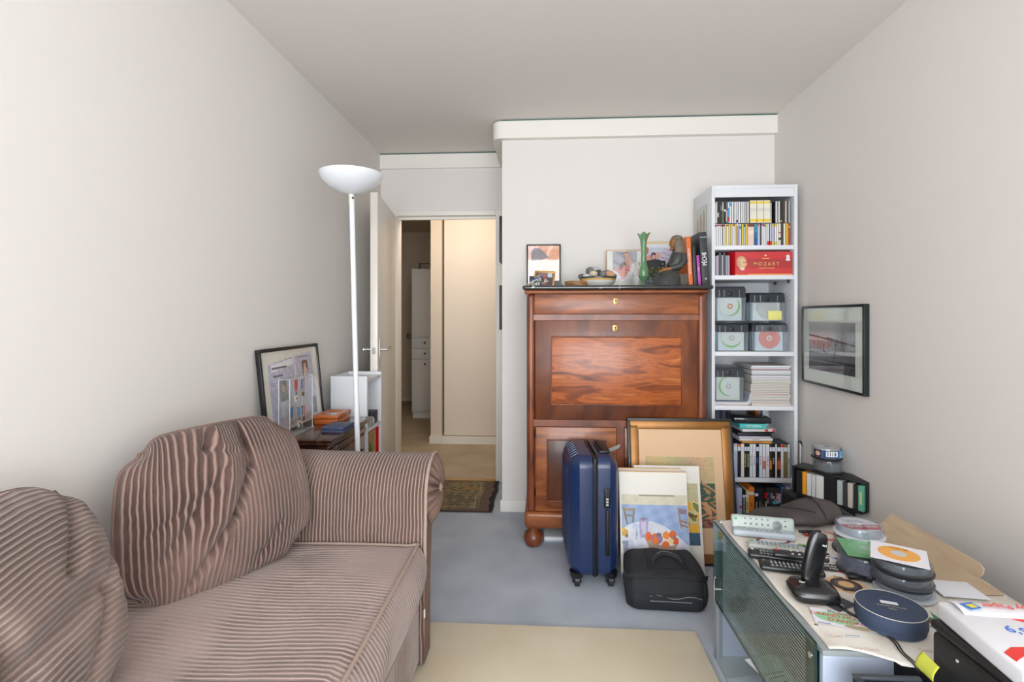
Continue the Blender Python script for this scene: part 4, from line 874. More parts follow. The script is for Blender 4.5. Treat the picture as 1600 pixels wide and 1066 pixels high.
def flat(name, label, u0, u1, z, h, dep, c, y, cat, rot=0, page=None, txt=None, tc=None, patch=None, group='stack lying on the film row'):
    x0, x1 = XS(u0), XS(u1); W = x1-x0
    t = thing(name, label, cat, ((x0+x1)/2, y, z), rot, group)
    b = B(); cv = mat(c, .4)
    if page: b.box(-W/2, W/2, 0, dep, 0, .002); b.box(-W/2, W/2, 0, dep, h-.002, h-.0003); b.box(-W/2, W/2, 0, .002, 0, h-.0003)
    else: b.box(-W/2, W/2, 0, dep, 0, h-.0003, 0, .0012)
    b.done('cover', cv, t)
    if page: B().box(-W/2+.002, W/2-.002, .002, dep-.003, .002, h-.002).done('pages', mat(page, .8), t)
    if patch:
        b = B()
        for (p0, p1, pc) in patch: b.box(-W/2+W*p0, -W/2+W*p1, -.0006, .0, h*.1, h*.85)
        b.done('printed_patch', mat(patch[0][2], .4), t)
    if txt: text('lettering', txt, t, (0, -.0008, h*.5), (PI/2,0,0), h*.6, tc or WT2)
    return t
z = z5+.190
yb = BYF+.02
flat('book', 'orange paperback, lowest of the stack lying on the film row', ud(175), ud(438), z, .013, .17, (214,150,66), yb, 'book', math.radians(-2), (222,206,180), 'JE SUIS LEGENDE', mat((150,90,40), .6)); z += .0132
flat('book', 'white paperback with pink lettering above the orange one', ud(150), ud(448), z, .015, .17, (222,222,220), yb, 'book', math.radians(2), (214,212,206), 'HISTOIRE', mat((200,90,130), .6)); z += .0152
flat('book', 'pale lilac booklet in the middle of the lying stack', ud(145), ud(430), z, .010, .17, (206,200,216), yb, 'book', math.radians(3)); z += .0102
flat('black_case', 'thick black case in the middle of the lying stack', ud(140), ud(440), z, .017, .17, (34,34,38), yb+.002, 'case', math.radians(-1)); z += .0172
flat('black_case', 'thin black case just under the white and red film case', ud(165), ud(462), z, .010, .17, (30,30,32), yb, 'case', math.radians(4)); z += .0102
flat('film_case', 'white film case with two red patches lying in the stack', ud(172), ud(470), z, .015, .17, (220,216,214), yb-.006, 'film case', math.radians(4), patch=[(.68,.78,(210,40,44)),(.9,.99,(210,40,44))]); z += .0152
flat('book', 'turquoise book with pale lettering lying near the top of the stack', ud(152), ud(388), z, .030, .15, (80,190,186), yb-.004, 'book', math.radians(0), (90,190,186), 'MEMOIRES', mat((214,236,234), .6)); z += .0302
t = thing('smoked_case', 'large transparent smoked black case on top of the lying stack', 'case', (XS(ud(270)), yb, z), math.radians(-4), 'stack lying on the film row')
B().box(-.10,.10,0,.17,0,.03,0,.004).done('lid', glass((60,62,66), .06, .6, 'smoked_case'), t)
B().box(-.096,.096,.004,.166,.0,.006).done('base', mat((26,26,28), .4), t)
for i, (a, c, v, col, ds) in enumerate([(388,410,648,(150,90,40),'brown'),(411,431,646,(190,110,40),'orange brown'),(432,456,647,(60,90,150),'blue'),(457,482,645,(214,208,204),'white with red lettering')]):
    cd(f'{ds} tall book standing behind the lying stack', XS(ud(a)), XS(ud(c)), z5, zs(v)-z5, .12, col, [(.5,.56,(200,60,60))] if i == 3 else [], 'tall books behind the lying stack', 'book', 'book', y=BYF+.165, body=mat(col, .6), txt='SCENES' if i == 3 else None, tc=mat((190,50,60), .5))
for i in range(12):
    cd(f'dark disc case at the back left of the film shelf, {ORD[i]} from the left', XS(ud(0+i*15)), XS(ud(14+i*15)), z5, zs(640)-z5, .1, [(60,64,90),(40,40,44),(70,80,120),(110,110,120)][i % 4], [], 'dark cases behind the stack', 'disc_case', 'disc case', y=BYF+.19)
# bottom shelf
z6 = SH[5]+.0245
low = [(105,129,(150,140,176),'lilac',763),(129,148,(180,194,224),'pale blue',764),(148,173,(186,198,224),'pale blue with a red mark',765),(173,205,(28,30,36),'black with white lettering',768),(205,232,(216,196,140),'cream yellow',768),(232,281,(222,124,36),'wide orange',763),(281,315,(30,32,40),'black with white blocks',765),(315,345,(40,40,44),'charcoal',765),(345,368,(46,38,30),'dark with gold lettering',765),(368,395,(40,28,28),'black with a red head',767)]
LW = [None,'','',"FILMS DE RENNES",'SAVOIR','JEUX','M M M','ROMAN','OR','UN DEUX']
for i, (a, c, col, ds, v) in enumerate(low):
    bd = [(.78,.86,(214,216,226))] if i in (3,4,5,6) else []
    if i == 2: bd.append((.4,.46,(200,60,90)))
    if i == 9: bd.append((.75,.93,(200,30,40)))
    tcol = {3:(230,230,230),4:(60,50,40),5:(60,30,10),6:(220,220,220),7:(150,150,150),8:(206,160,60),9:(220,220,220)}.get(i)
    cd(f'{ds} book, {ORD[i]} from the left on the lowest visible shelf', XS(ud(a)), XS(ud(c)), z6, zs(v)-z6, .14, col, bd, 'books on the lowest visible shelf', 'book', 'book', y=BYF+.012+.002*(i % 3), body=mat(col, .6), txt=LW[i] if tcol else None, tc=mat(tcol, .5) if tcol else None)
t = thing('photo_box', 'black box printed with small pictures at the right of the lowest books', 'box', (XS(ud(460)), BYF+.03, z6))
Wb = XS(ud(526))-XS(ud(397)); B().box(-Wb/2, Wb/2, 0, .14, 0, .185, 0, .002).done('box', mat((34,34,38), .4), t)
sheet('printed_front', Wb-.002, .18, 30, 40, [('r',0,0,1,1,(40,38,42)), ('f', lambda x,y,c: (random.Random(int(x*7)*31+int(y*12)).choice([(190,130,150),(60,50,60),(120,150,180),(60,54,60),(206,190,190),(80,50,60)])) if .52 < y < .86 else None), ('r',.42,.5,.7,.6,(60,190,200)), ('r',.0,.3,1,.46,(46,44,46)), ('r',.35,.08,.95,.28,(206,206,222))], t, PRINT, loc=(0,-.0008,.002))
flat('blue_box', 'blue box standing beside the printed black box', ud(528), ud(572), z6, .19, .14, (70,106,150), BYF+.03, 'box', group=None)
flat('white_box', 'white edged case at the far right of the lowest visible shelf', ud(574), ud(598), z6, .19, .14, (206,210,218), BYF+.02, 'case', group=None)
# wall picture on the right wall
p0, p1 = aX(1253, 474, XR), aX(1352, 476, XR)
ya, yb_ = aX(1352, 475, XR-.02).y, aX(1254, 474, XR-.02).y
zt_ = aX(1352, 475, XR-.02).z; zb_ = aX(1352, 620, XR-.02).z
t = thing('wall_picture', 'black framed grey and red abstract picture hanging on the right wall', 'picture', (XR-.026, (ya+yb_)/2, zb_), (0,0,-PI/2))
Wp, Hp = yb_-ya, zt_-zb_
b = B(); frame(b, Wp, Hp, .012, .024, 0, .001); b.done('frame_border', mat((28,34,36), .3), t)
sheet('mount', Wp-.02, Hp-.02, 2, 2, [('r',0,0,1,1,(206,214,206))], t, GLOSSY, 0, loc=(0,.006,.01), thick=.005)
def ab(x, y, c):
    g = 150-40*x
    if y > .62: g = 176-50*(x > .5)*((x-.5)*2)+8*math.sin(y*20)
    elif y > .44: g = 128
    elif y > .37: g = 160
    elif y > .24: g = 84
    elif y > .18: g = 70+50*math.sin(x*3+y*40)
    else: g = 52+20*math.sin(x*9)
    r = 34 if (x < .42 and .44 < y < .70) else 0
    return (g+r, g+r*.1+2, g+4)
br = (90,56,54)
sheet('picture', Wp*.74, Hp*.60, 90, 80, [('f', ab), ('l',[(0,.73),(.3,.69),(.45,.66),(.7,.62),(1,.57)],.02,br), ('p',[(.4,.66),(.42,.71),(.55,.68),(.7,.64),(.7,.6)],(50,48,50)),
 ('l',[(.24,.64),(.22,.5),(.27,.44),(.3,.62)],.006,(60,50,52)), ('l',[(.36,.56),(.34,.42),(.42,.38)],.01,(40,40,44)), ('l',[(.42,.26),(.48,.2),(.56,.24),(.6,.4)],.012,(30,30,34)), ('l',[(.6,.64),(.6,.4),(.55,.3)],.006,(60,54,56)), ('l',[(.76,.6),(.78,.4),(.72,.24)],.005,(70,66,70)), ('l',[(.03,.6),(.04,.2),(.24,.18)],.006,(50,40,44)), ('l',[(.45,.5),(.5,.56),(.56,.5)],.012,(150,60,60)), ('e',.61,.56,.03,.02,(40,40,44)), ('e',.61,.3,.02,.015,(30,30,34)), ('e',.13,.58,.03,.015,(160,80,80)), ('p',[(.86,.0),(.9,.12),(1,.16),(1,0)],(30,32,34))], t, GLOSSY, 5, loc=(0,.0045,Hp*.19))
# ================================================================ LEFT: CHEST, FRAME, SHELF
CZ = .71
def aZo(u, v, z): p = aZ(u, v, z); return p
c0 = aZ(519, 687.5, CZ); c1 = aZ(579, 651, CZ); cx1 = (c0.x+c1.x)/2
DKW = ramp_mat('dark_walnut', [(.3,(38,18,10)),(.5,(66,32,18)),(.7,(92,50,30))], scale=(3,.7,3), nscale=5, detail=5, dist=.8, rough=.22, coat=.5)
t = thing('chest_of_drawers', 'low dark polished wooden chest between the sofa arm and the white shelf', 'chest', (cx1, c0.y, 0))
W_, D_ = cx1-XL-.015, c1.y-c0.y
B().box(-W_, 0, 0, D_, CZ-.016, CZ, 0, .006, 3).box(-W_, -.012, .012, D_-.012, CZ-.034, CZ-.016, 0, .008, 3).done('top', DKW, t)
B().box(-W_+.01, -.028, .025, D_-.025, .05, CZ-.034).box(-W_+.01, -.02, .018, D_-.018, CZ-.075, CZ-.05, 0, .006, 2).done('body', DKW, t)
B().box(-W_+.005, -.018, .012, D_-.012, 0, .07, 0, .008).done('plinth', DKW, t)
BRZ = mat((40,30,24), .35, .8)
for z0, z1 in ((.47,.625), (.28,.45), (.09,.26)):
    dr = B().box(-.034, -.018, .05, D_-.05, z0, z1, 0, .004).done('drawer', DKW, t)
    for y in (.14, D_-.14):
        B().tube([(-.016,y-.04,(z0+z1)/2),(-.004,y-.035,(z0+z1)/2-.012),(-.002,y,(z0+z1)/2-.02),(-.004,y+.035,(z0+z1)/2-.012),(-.016,y+.04,(z0+z1)/2)], .004, 8).ell((-.017,y-.04,(z0+z1)/2),.004,.014,.014,n=10).ell((-.017,y+.04,(z0+z1)/2),.004,.014,.014,n=10).done('handle', BRZ, dr)
# framed certificate leaning against the wall
pa, pb = aX(405, 547, -1.215), aX(497, 536, -1.215)
Wp = pb.y-pa.y; Hp = (pa.z+pb.z)/2-CZ; le = math.atan2(.042, Hp)
t = thing('framed_certificate', 'black framed document with small portraits leaning on the wall above the chest', 'picture frame', (-1.175, (pa.y+pb.y)/2, CZ), (0,0,0))
t.rotation_euler = (Matrix.Rotation(PI/2, 3, 'Z') @ Matrix.Rotation(-le, 3, 'X')).to_euler()
Hf = math.hypot(Hp, .042)
b = B(); frame(b, Wp, Hf, .016, .02, 0, .002); b.done('frame_border', mat((24,24,24), .35), t)
tx = lambda x, y, c: (168,166,190) if (math.sin(y*260) > .2 and math.sin(x*60+y*40) > -.7) else None
sheet('document', Wp-.028, Hf-.028, 90, 80, [('r',0,0,1,1,(222,218,206)), ('p',[(.1,.04),(.1,.84),(.5,.9),(.88,.94),(.92,.2),(.9,.1)],(196,194,212)), ('f', lambda x,y,c: tx(x,y,c) if c == (196,194,212) else None), ('p',[(.14,.74),(.14,.83),(.52,.88),(.52,.8)],(228,228,232)), ('r',.16,.78,.4,.80,(96,94,104)), ('r',.17,.68,.32,.695,(96,94,104)), ('r',.62,.87,.8,.885,(96,94,104)), ('r',.535,.3,.55,.9,(220,218,224)),
  ('r',.68,.62,.79,.83,(92,76,60)), ('p',[(.69,.62),(.71,.74),(.75,.76),(.78,.68),(.78,.62)],(214,190,176)), ('e',.735,.76,.025,.03,(206,160,136)), ('r',.24,.36,.38,.62,(96,92,90)), ('e',.31,.52,.03,.05,(196,150,130)), ('r',.26,.36,.36,.43,(60,60,66)), ('r',.82,.08,.9,.3,(110,104,120)), ('p',[(.3,.02),(.3,.3),(.6,.5),(.7,.4),(.8,.1),(.7,.02)],(182,176,180))], t, GLOSSY, 5, loc=(0,.007,.014), thick=.006)
# acrylic display with medals
q0, q1 = aZ(452, 686, CZ), aZ(489, 669, CZ); W_ = q1.y-q0.y
t = thing('display_case', 'clear acrylic display block holding medals on the chest', 'display case', (-1.115, (q0.y+q1.y)/2, CZ), (0,0,PI/2))
ACR = glass((250,252,252), .02, .03, 'acrylic'); HH = .262
b = B(); b.box(-W_/2, W_/2, 0, .05, .006, HH)
b.done('case', ACR, t)
EDG = mat((226,232,234), .15, coat=.5)
b = B()
for x in (-W_/2, W_/2):
    for y in (0, .05): b.box(x-.0012, x+.0012, y-.0012, y+.0012, 0, HH)
b.box(-W_/2, W_/2, -.0014, .0012, HH-.002, HH); b.box(-W_/2,-W_/2+.002,0,.05,HH-.002,HH); b.box(W_/2-.002,W_/2,0,.05,HH-.002,HH)
b.done('polished_edge', EDG, t)
B().box(-W_/2-.004, W_/2+.004, -.004, .056, 0, .006, 0, .002).done('base', glass((226,230,232), .05, .35, 'acrylic_base'), t)
def medal(label, y, z, rib, pend, star=False, hang=.05, sw=.012):
    t = thing('medal', label, 'medal', (-1.135, y, z), (0,0,PI/2), 'medals in the acrylic case')
    b = B(); mats = []; n = len(rib)
    for i, c in enumerate(rib):
        mats.append(mat(c, .7)); x0 = -sw+2*sw*i/n; x1 = -sw+2*sw*(i+1)/n
        b.prism([(x0,0,0),(x1,0,0),(x1*.9,0,-hang*.75),((x0+x1)/2*.9,0,-hang-(.004 if i == n//2 else 0)),(x0*.9,0,-hang*.75)], (0,.0025,0), i)
    b.done('ribbon', mats, t)
    if star:
        b = B(); mats = [mat((226,226,220), .3), mat((200,140,50), .3, .6), mat((60,90,60), .5)]
        b.lathe([(.007,0),(.007,.002)], (0,0,-hang-.010), 16, 2, axis='Y')
        for k_ in range(5):
            a = PI/2+k_*2*PI/5; P = [(0,0,-hang-.032)]+[(.019*math.cos(a+d)*q_, 0, -hang-.032+.019*math.sin(a+d)*q_) for d, q_ in ((-.35,1),(0,.8),(.35,1))]
            b.prism(P, (0,.002,0), 0)
        b.lathe([(.006,0),(.006,.003)], (0,-.0005,-hang-.032), 16, 1, axis='Y'); b.done('pendant', mats, t)
    else: B().lathe([(.012,0),(.013,.001),(.012,.0025)], (0,.001,-hang-.016), 24, axis='Y').done('pendant', mat(pend, .35, .8), t)
    B().box(-.003,.003,-.002,.012,-.004,.002).done('pin', mat((180,180,180),.3,1), t)
for (u, v, rb, pd, st, h, lb) in ((463, 593, [(214,26,30)], None, True, .055, 'medal with a bright red ribbon and white enamel star'), (473.5, 592, [(50,70,150),(220,220,224),(200,40,50)], (150,100,50), False, .055, 'bronze medal on a blue white and red ribbon, upper row'), (456, 637, [(50,110,160)], (150,150,156), False, .05, 'medal on a dark blue ribbon at the left of the lower row'), (467.5, 637, [(80,140,180)], (120,124,130), True, .042, 'small star on a light blue ribbon in the lower row'), (474.5, 634, [(60,60,110),(226,220,210),(206,50,50)], (96,60,40), False, .045, 'dark bronze medal on a tricolour ribbon, lower row')):
    p = aX(u, v, -1.135); medal(lb, p.y, p.z, rb, pd, st, h, .0135)
# glazed wooden box and navy case
q = aZ(490.5, 663.5, CZ); q2 = aZ(529, 663, CZ)
t = thing('wooden_box', 'orange brown wooden box with a glazed lid on the chest', 'box', ((q.x+q2.x)/2, q.y, CZ), 0)
OW = ramp_mat('orange_wood', [(.3,(150,72,24)),(.55,(190,100,40)),(.75,(214,130,64))], scale=(1,1,5), nscale=10, rough=.3, coat=.3)
w2 = (q2.x-q.x)/2; dd = .175
B().box(-w2, w2, 0, dd, 0, .026, 0, .003).done('body', OW, t)
b = B(); b.box(-w2-.003, w2+.003, -.003, .03, .028, .046, 0, .003); b.box(-w2-.003, w2+.003, dd-.028, dd+.003, .028, .046, 0, .003); b.box(-w2-.003, -w2+.028, .03, dd-.028, .028, .046, 0, .003); b.box(w2-.028, w2+.003, .03, dd-.028, .028, .046, 0, .003); o = b.done('lid', OW, t)
B().box(-w2+.026, w2-.026, .028, dd-.026, .034, .038).done('glass_pane', mat((196,204,200), .05, coat=1), o)
q = aZ(502.5, 676.5, CZ); q2 = aZ(540, 675.5, CZ)
t = thing('jewel_case', 'small flat navy leatherette case in front of the glazed box', 'case', ((q.x+q2.x)/2-.004, q.y, CZ), math.radians(-4))
w2 = (q2.x-q.x)/2; NV = mat((66,78,108), .5)
B().box(-w2, w2, 0, .125, 0, .012, 0, .003).done('base', NV, t); B().box(-w2, w2, 0, .125, .013, .027, 0, .004).done('lid', NV, t); B().box(-.012,.012,-.0015,.001,.009,.016).done('clasp', mat((90,100,124),.3,.5), t)
# white shelf box
SX0, SX1, SY0, SY1, SZ = -1.185, -.978, 2.80, 3.07, .917
t = thing('shelf_unit', 'small white open shelf unit between the dark chest and the door leaf', 'shelf', (SX0, SY0, 0))
w_, d_ = SX1-SX0, SY1-SY0
B().box(0, w_, 0, .02, 0, SZ, 0, .001).done('side_panel', WHB, t); B().box(0, w_, d_-.02, d_, 0, SZ, 0, .001).done('side_panel', WHB, t); B().box(0, .008, .02, d_-.02, 0, SZ-.002).done('back_panel', WHB, t)
for z in (SZ-.035, .60, .30, .03): B().box(.009, w_-.002, .0205, d_-.0205, z, z+.018).done('shelf', WHB, t)
tag(B().box(0,.06,0,.09,0,.072,0,.003).done('black_box', mat((46,46,50), .5), None, (SX1-.075, SY1-.125, .618)), 'small black box at the back of the white shelf board', 'box')
t = thing('desk_clock', 'little silver cylinder clock beside the black box on the white shelf', 'clock', (SX1-.02, SY0+.10, .618))
B().lathe([(.0,0),(.022,.001),(.024,.006),(.024,.05),(.02,.055),(0,.056)], (0,0,0), 24).done('body', mat((176,176,170), .3, .5), t); B().lathe([(.017,0),(.017,.001)], (.0235,0,.032), 20, axis='X').done('dial', mat((220,220,214), .4), t)
t = thing('framed_print', 'gold framed picture of green leaves stored in the white shelf', 'picture', (SX1-.012, SY0+.11, .318), (0,0,PI/2))
b = B(); frame(b, .16, .27, .014, .016); b.done('frame_border', GOLD, t)
sheet('picture', .134, .244, 24, 40, [('r',0,0,1,1,(170,140,96)), ('e',.4,.45,.26,.3,(56,96,50)), ('e',.5,.3,.2,.2,(84,120,60)), ('e',.35,.7,.12,.12,(70,110,54))], t, PRINT, loc=(0,.002,.013), thick=.004)
tag(B().box(0,.14,0,.012,0,.27).done('red_folder', mat((220,16,20), .4), None, (SX1-.15, SY1-.045, .318)), 'bright red folder standing at the end of the white shelf', 'folder')
# ================================================================ FLOOR ITEMS
t = thing('bathroom_scale', 'flat white plastic scale pushed under the secretary desk', 'scale', (.125, 2.88, 0))
B().box(-.12,.14,-.05,.14,.008,.035,0,.01,3).done('body', mat((222,226,230), .35), t); B().box(-.12,.14,-.045,.13,0,.008,0,.003).done('base', mat((150,156,164),.5), t)
# suitcase
t = thing('suitcase', 'dark blue hard-shell cabin suitcase standing on black wheels', 'suitcase', (.228, 2.55, 0), math.radians(3))
SB = mat((28,46,86), .33, name='blue_shell', coat=.25, bump=.12, bs=500); SK_ = mat((20,21,24), .4); W2, D2, Z0, Z1 = .118, .185, .045, .605
def shell(x0, x1, inset_side, name, ribs):
    b = B()
    # stack of rounded rectangles (Y-Z) swept along X, the outer ones smaller
    def rr(x, dy, z0, z1, r, n=6):
        P = []
        for cy_, cz_, a0 in ((dy-r, z1-r, 0), (-dy+r, z1-r, PI/2), (-dy+r, z0+r, PI), (dy-r, z0+r, 3*PI/2)):
            for i in range(n+1):
                a = a0+PI/2*i/n; P.append(b.bm.verts.new((x, cy_+r*math.cos(a), cz_+r*math.sin(a))))
        return P
    S_ = [(x0, D2, Z0, Z1, .055), (x0+(x1-x0)*.12, D2+.002, Z0-.001, Z1+.001, .055), (x0+(x1-x0)*.55, D2+.001, Z0, Z1, .055), (x0+(x1-x0)*.82, D2-.018, Z0+.018, Z1-.018, .05), (x0+(x1-x0)*.96, D2-.04, Z0+.035, Z1-.035, .045), (x1, D2-.055, Z0+.05, Z1-.05, .04)]
    b.skin([rr(*q_) for q_ in S_]); o = b.done(name, SB, t, ang=24)
    if ribs:
        for i in range(7):
            y = -D2+.075+i*.037; xe = x1-(.004 if x1 > x0 else -.004)
            xm = x0+(x1-x0)*.55
            B().tube([(xe,y,Z0+.08),(xe,y,Z1-.065),(x0+(x1-x0)*.80,y,Z1-.018),(xm,y,Z1-.001)], .0075, 8).done('rib', SB, o)
    return o
shell(-.008, -W2, 0, 'shell', True); shell(.016, W2, 0, 'shell', False)
b = B(); b.box(-.01, .018, -D2+.003, D2-.003, Z0+.004, Z1-.004, 0, .05, 6); b.done('zip_band', SK_, t)
b = B()
for x in (-.004, .012): b.tube([(x,-D2-.001,Z0+.055),(x,-D2-.001,Z1-.055),(x,-D2+.016,Z1-.016),(x,-D2+.055,Z1+.002),(x,D2-.06,Z1+.002)], .003, 8)
b.done('zip', mat((50,52,56), .3, .4), t)
lk = B().box(.042, .072, -D2-.006, -D2+.004, .372, .462, 0, .013, 4).done('lock_plate', SK_, t)
B().cyl((.057,-D2-.009,.445),(.057,-D2-.005,.445),.007,n=14).done('lock_button', mat((70,72,76),.3,.6), lk)
b = B()
for z in (.385,.398,.411): b.box(.052,.062,-D2-.0085,-D2-.005,z,z+.008)
b.done('combination_dials', mat((190,190,190),.4), lk)
b = B(); b.box(.049, .067, -D2-.013, -D2-.004, .155, .365, 0, .006, 3); b.done('side_handle', SK_, t)
b = B(); b.box(.03,.085,-.12,.08,Z1+.0,Z1+.012,0,.006); b.done('handle_well', SK_, t); B().tube([(.045,-.10,Z1+.012),(.045,-.07,Z1+.022),(.045,.04,Z1+.022),(.045,.07,Z1+.012)], .007, 8).done('top_handle', SK_, t)
for x, s_ in ((-.078,-1), (.078,1)):
    for y in (-D2+.035, D2-.035):
        wl = B().lathe([(.034,.07),(.03,.045),(.02,.034)], (x,y,0), 16).box(x-.020,x-.012,y-.012,y+.008,.018,.045).box(x+.012,x+.020,y-.012,y+.008,.018,.045).done('wheel_fork', SK_, t)
        B().lathe([(.022,-.012),(.029,-.010),(.029,.010),(.022,.012)], (x,y-.004,.0295), 26, axis='X').done('wheel', mat((38,40,44), .45), wl)
B().lathe([(.018,0),(.018,.002)], (-W2+.001, -.06, .42), 20, axis='X').done('badge', mat((200,200,204), .3, .8), t)
tag(B().prism([(0,0,0),(.075,.0,.03),(.07,.02,.005),(.02,.03,-.02)], (0,.002,-.002)).done('paper_sheet', mat((206,206,206), .8), None, (.325, 2.66, .565)), 'crumpled white paper corner poking out behind the blue suitcase', 'paper')
# soft overnight bag
t = thing('travel_bag', 'soft black fabric overnight bag on the carpet before the paintings', 'bag', (.528, 2.205, 0), math.radians(-2))
BF = mat((34,36,42), .75, name='black_nylon', bump=.5, bs=700, var=.12, vs=10)
def bagf(u, v):
    # front (v<.5 bottom to top edge), over the top to the back
    wd = .178-.012*(2*v-1)**2
    x = (u-.5)*2*wd
    if v < .5: a = v/.5; y = -.004-.018*math.sin(PI*a); z = .006+.135*a; y += .03*a**2
    else: a = (v-.5)/.5; y = .026+.17*a; z = .141+.036*math.sin(a*PI/2)**.8
    e = abs(2*u-1); k_ = max(0, e-.72)/.28
    y += k_**2*.04*(1 if v < .5 else .3); z -= k_**2*(.035 if v > .5 else .028*a)
    x *= 1-.10*max(0, v-.5)
    z += .003*math.sin(x*40+v*9)*(v > .5)
    return Vector((x, y, z))
b = B(); V = b.grid(bagf, 40, 36)
nn = len(V)-1; back = [b.bm.verts.new((V[i][-1].co.x, .225, .006)) for i in range(nn+1)]
for i in range(nn): b.bm.faces.new((V[i][-1], V[i+1][-1], back[i+1], back[i])); b.bm.faces.new((V[i][0], back[i], back[i+1], V[i+1][0]))
b.bm.faces.new([*V[0], back[0]]); b.bm.faces.new([*V[-1][::-1], back[-1]][::1])
b.done('body', BF, t, ang=70)
PIPE = mat((150,150,150), .5); BS = mat((22,23,27), .6)
B().tube([bagf(.06+.88*i/30, .44+.05*math.sin(PI*i/30))+Vector((0,-.002,.0)) for i in range(31)], .0035, 8).tube([bagf(.06, .44-.4*i/12)+Vector((0,-.002,0)) for i in range(13)], .0035, 8).tube([bagf(.94, .44-.4*i/12)+Vector((0,-.002,0)) for i in range(13)], .0035, 8).done('front_pocket_zip', BS, t)
B().tube([bagf(.12+.8*i/30, .30-.06*math.sin(PI*min(1,i/30*1.2)))+Vector((0,-.003,0)) for i in range(31)], .0032, 8).done('pocket_seam', BS, t)
B().tube([bagf(.28+.62*i/20, .235+.02*math.sin(i*.5))+Vector((0,-.003,0)) for i in range(21)], .0013, 6).done('reflective_piping', PIPE, t)
B().tube([bagf(.28+.5*i/20, .17)+Vector((0,-.003,0)) for i in range(21)], .0013, 6).done('reflective_piping', PIPE, t)
hp = [bagf(.36+.38*i/20, .66+.17*math.sin(PI*i/20)**.6)+Vector((0,0,.007)) for i in range(21)]
B().tube(hp, .009, 10).done('carry_handle', mat((44,42,48), .8, bump=.4, bs=500), t)
B().tube([p+Vector((0,.006,.008)) for p in hp], .0013, 6).done('reflective_piping', PIPE, t)
B().tube([bagf(.3, .56+.4*i/8)+Vector((0,0,.002)) for i in range(9)], .0016, 6).tube([bagf(.78, .56+.4*i/8)+Vector((0,0,.002)) for i in range(9)], .0016, 6).tube([bagf(.3+.48*i/16, .60)+Vector((0,0,.002)) for i in range(17)], .0016, 6).done('top_seam', BS, t)
B().tube([(-.172,.06,.07),(-.182,.065,.08),(-.182,.07,.115),(-.172,.075,.125)], .005, 8).done('buckle', mat((120,124,130), .3, .8), t)
# paintings leaning against the secretary desk
def lean(name, label, u0, u1, vt, Yt, Yb, cat='picture', group=None, rz=0):
    a, c = aY(u0, vt, Yt), aY(u1, vt, Yt); W = c.x-a.x; H = math.hypot(a.z, Yt-Yb); th = math.atan2(Yt-Yb, a.z)
    t = thing(name, label, cat, ((a.x+c.x)/2, Yb, 0), (-th, 0, rz), group)
    return t, W, H
t, W, H = lean('framed_painting', 'large bronze framed harbour watercolour leaning on the desk and bookcase', 980, 1143, 653, 2.735, 2.615)
b = B(); frame(b, W, H, .016, .024, 0, .002); b.done('outer_frame', mat((36,34,32), .4), t)
b = B(); e = .013; Wi, Hi = W-2*e, H-2*e; tw = .044
def bar(P): b.prism(P, (0,0,0))
for s_ in range(4):
    pass
b.box(-Wi/2, Wi/2, -.003, .018, e, e+tw, 0, .006); b.box(-Wi/2, Wi/2, -.003, .018, H-e-tw, H-e, 0, .006); b.box(-Wi/2, -Wi/2+tw, -.003, .018, e+tw*.4, H-e-tw*.4, 0, .006); b.box(Wi/2-tw, Wi/2, -.003, .018, e+tw*.4, H-e-tw*.4, 0, .006)
b.done('bronze_frame', mat((150,102,48), .38, .45, name='bronze_gilt', var=.15, vs=12), t)
Wm, Hm = Wi-2*tw+.01, Hi-2*tw+.01
sheet('mount', Wm, Hm, 2, 2, [('r',0,0,1,1,(218,182,144))], t, PRINT, 0, loc=(0,.004,e+tw-.005), thick=.006)
def harbour(x, y, c):
    if y > .62: return (186+10*math.sin(x*9+y*7),166+8*math.sin(x*7),124)
    k_ = math.sin(x*40+3*math.sin(y*22))*math.cos(y*34+2*math.sin(x*13))
    if y > .36: return (56,92,72) if k_ > -.2 else (176,130,92)
    if y > .12: return (204,150,104) if k_ > -.1 else ((70,100,80) if k_ < -.5 else (120,84,60))
    return (96,74,66) if k_ > 0 else (160,100,80)
sheet('painting', Wm*.80, Hm*.56, 80, 80, [('f', harbour)]+[('l',[(x,.6),(x+.01,.6+h_)],.004,(90,60,50)) for x, h_ in ((.1,.05),(.25,.08),(.35,.06),(.5,.1),(.62,.05),(.7,.12),(.8,.06))], t, PRINT, 10, loc=(-.006,.0032,e+tw+Hm*.2))
BRD = mat((222,218,208), .7)
t, W, H = lean('mounted_print', 'white board with a yellow landscape print, behind the orange still life', 990, 1092, 727, 2.60, 2.50, group=None)
def yl(x, y, c):
    if y < .2: return (56,88,110)
    k_ = math.sin(x*22+y*9)*math.cos(y*18+x*5)
    if y > .72: return (186,178,140)
    return (226,172,60) if k_ > .1 else ((124,128,60) if k_ < -.4 else (206,190,140))
sheet('board', W, H, 2, 2, [('r',0,0,1,1,(224,220,210))], t, PRINT, 0, thick=.004)
sheet('print', W*.86, H*.56, 60, 60, [('f', yl), ('p',[(.3,.2),(.5,.5),(.42,.72),(.62,.5),(.95,.24),(.9,.2)],(232,172,54)), ('l',[(.7,.5),(.95,.46)],.02,(104,72,56))], t, PRINT, 12, loc=(W*.03,-.0008,H*.28))
t, W, H = lean('mounted_print', 'plain edged white board sandwiched between the two paintings', 966, 1064, 731, 2.565, 2.47)
sheet('board', W, H, 2, 2, [('r',0,0,1,1,(222,216,204))], t, PRINT, 0, thick=.004)
B().box(-W/2,W/2,-.001,.0045,H-.004,H+.0005).done('tape_edge', mat((216,170,120),.7), t)
t, W, H = lean('mounted_print', 'front board with a still life of oranges on a white table', 967, 1072, 736, 2.53, 2.44)
sheet('board', W, H, 2, 2, [('r',0,0,1,1,(226,222,212))], t, PRINT, 0, thick=.004)
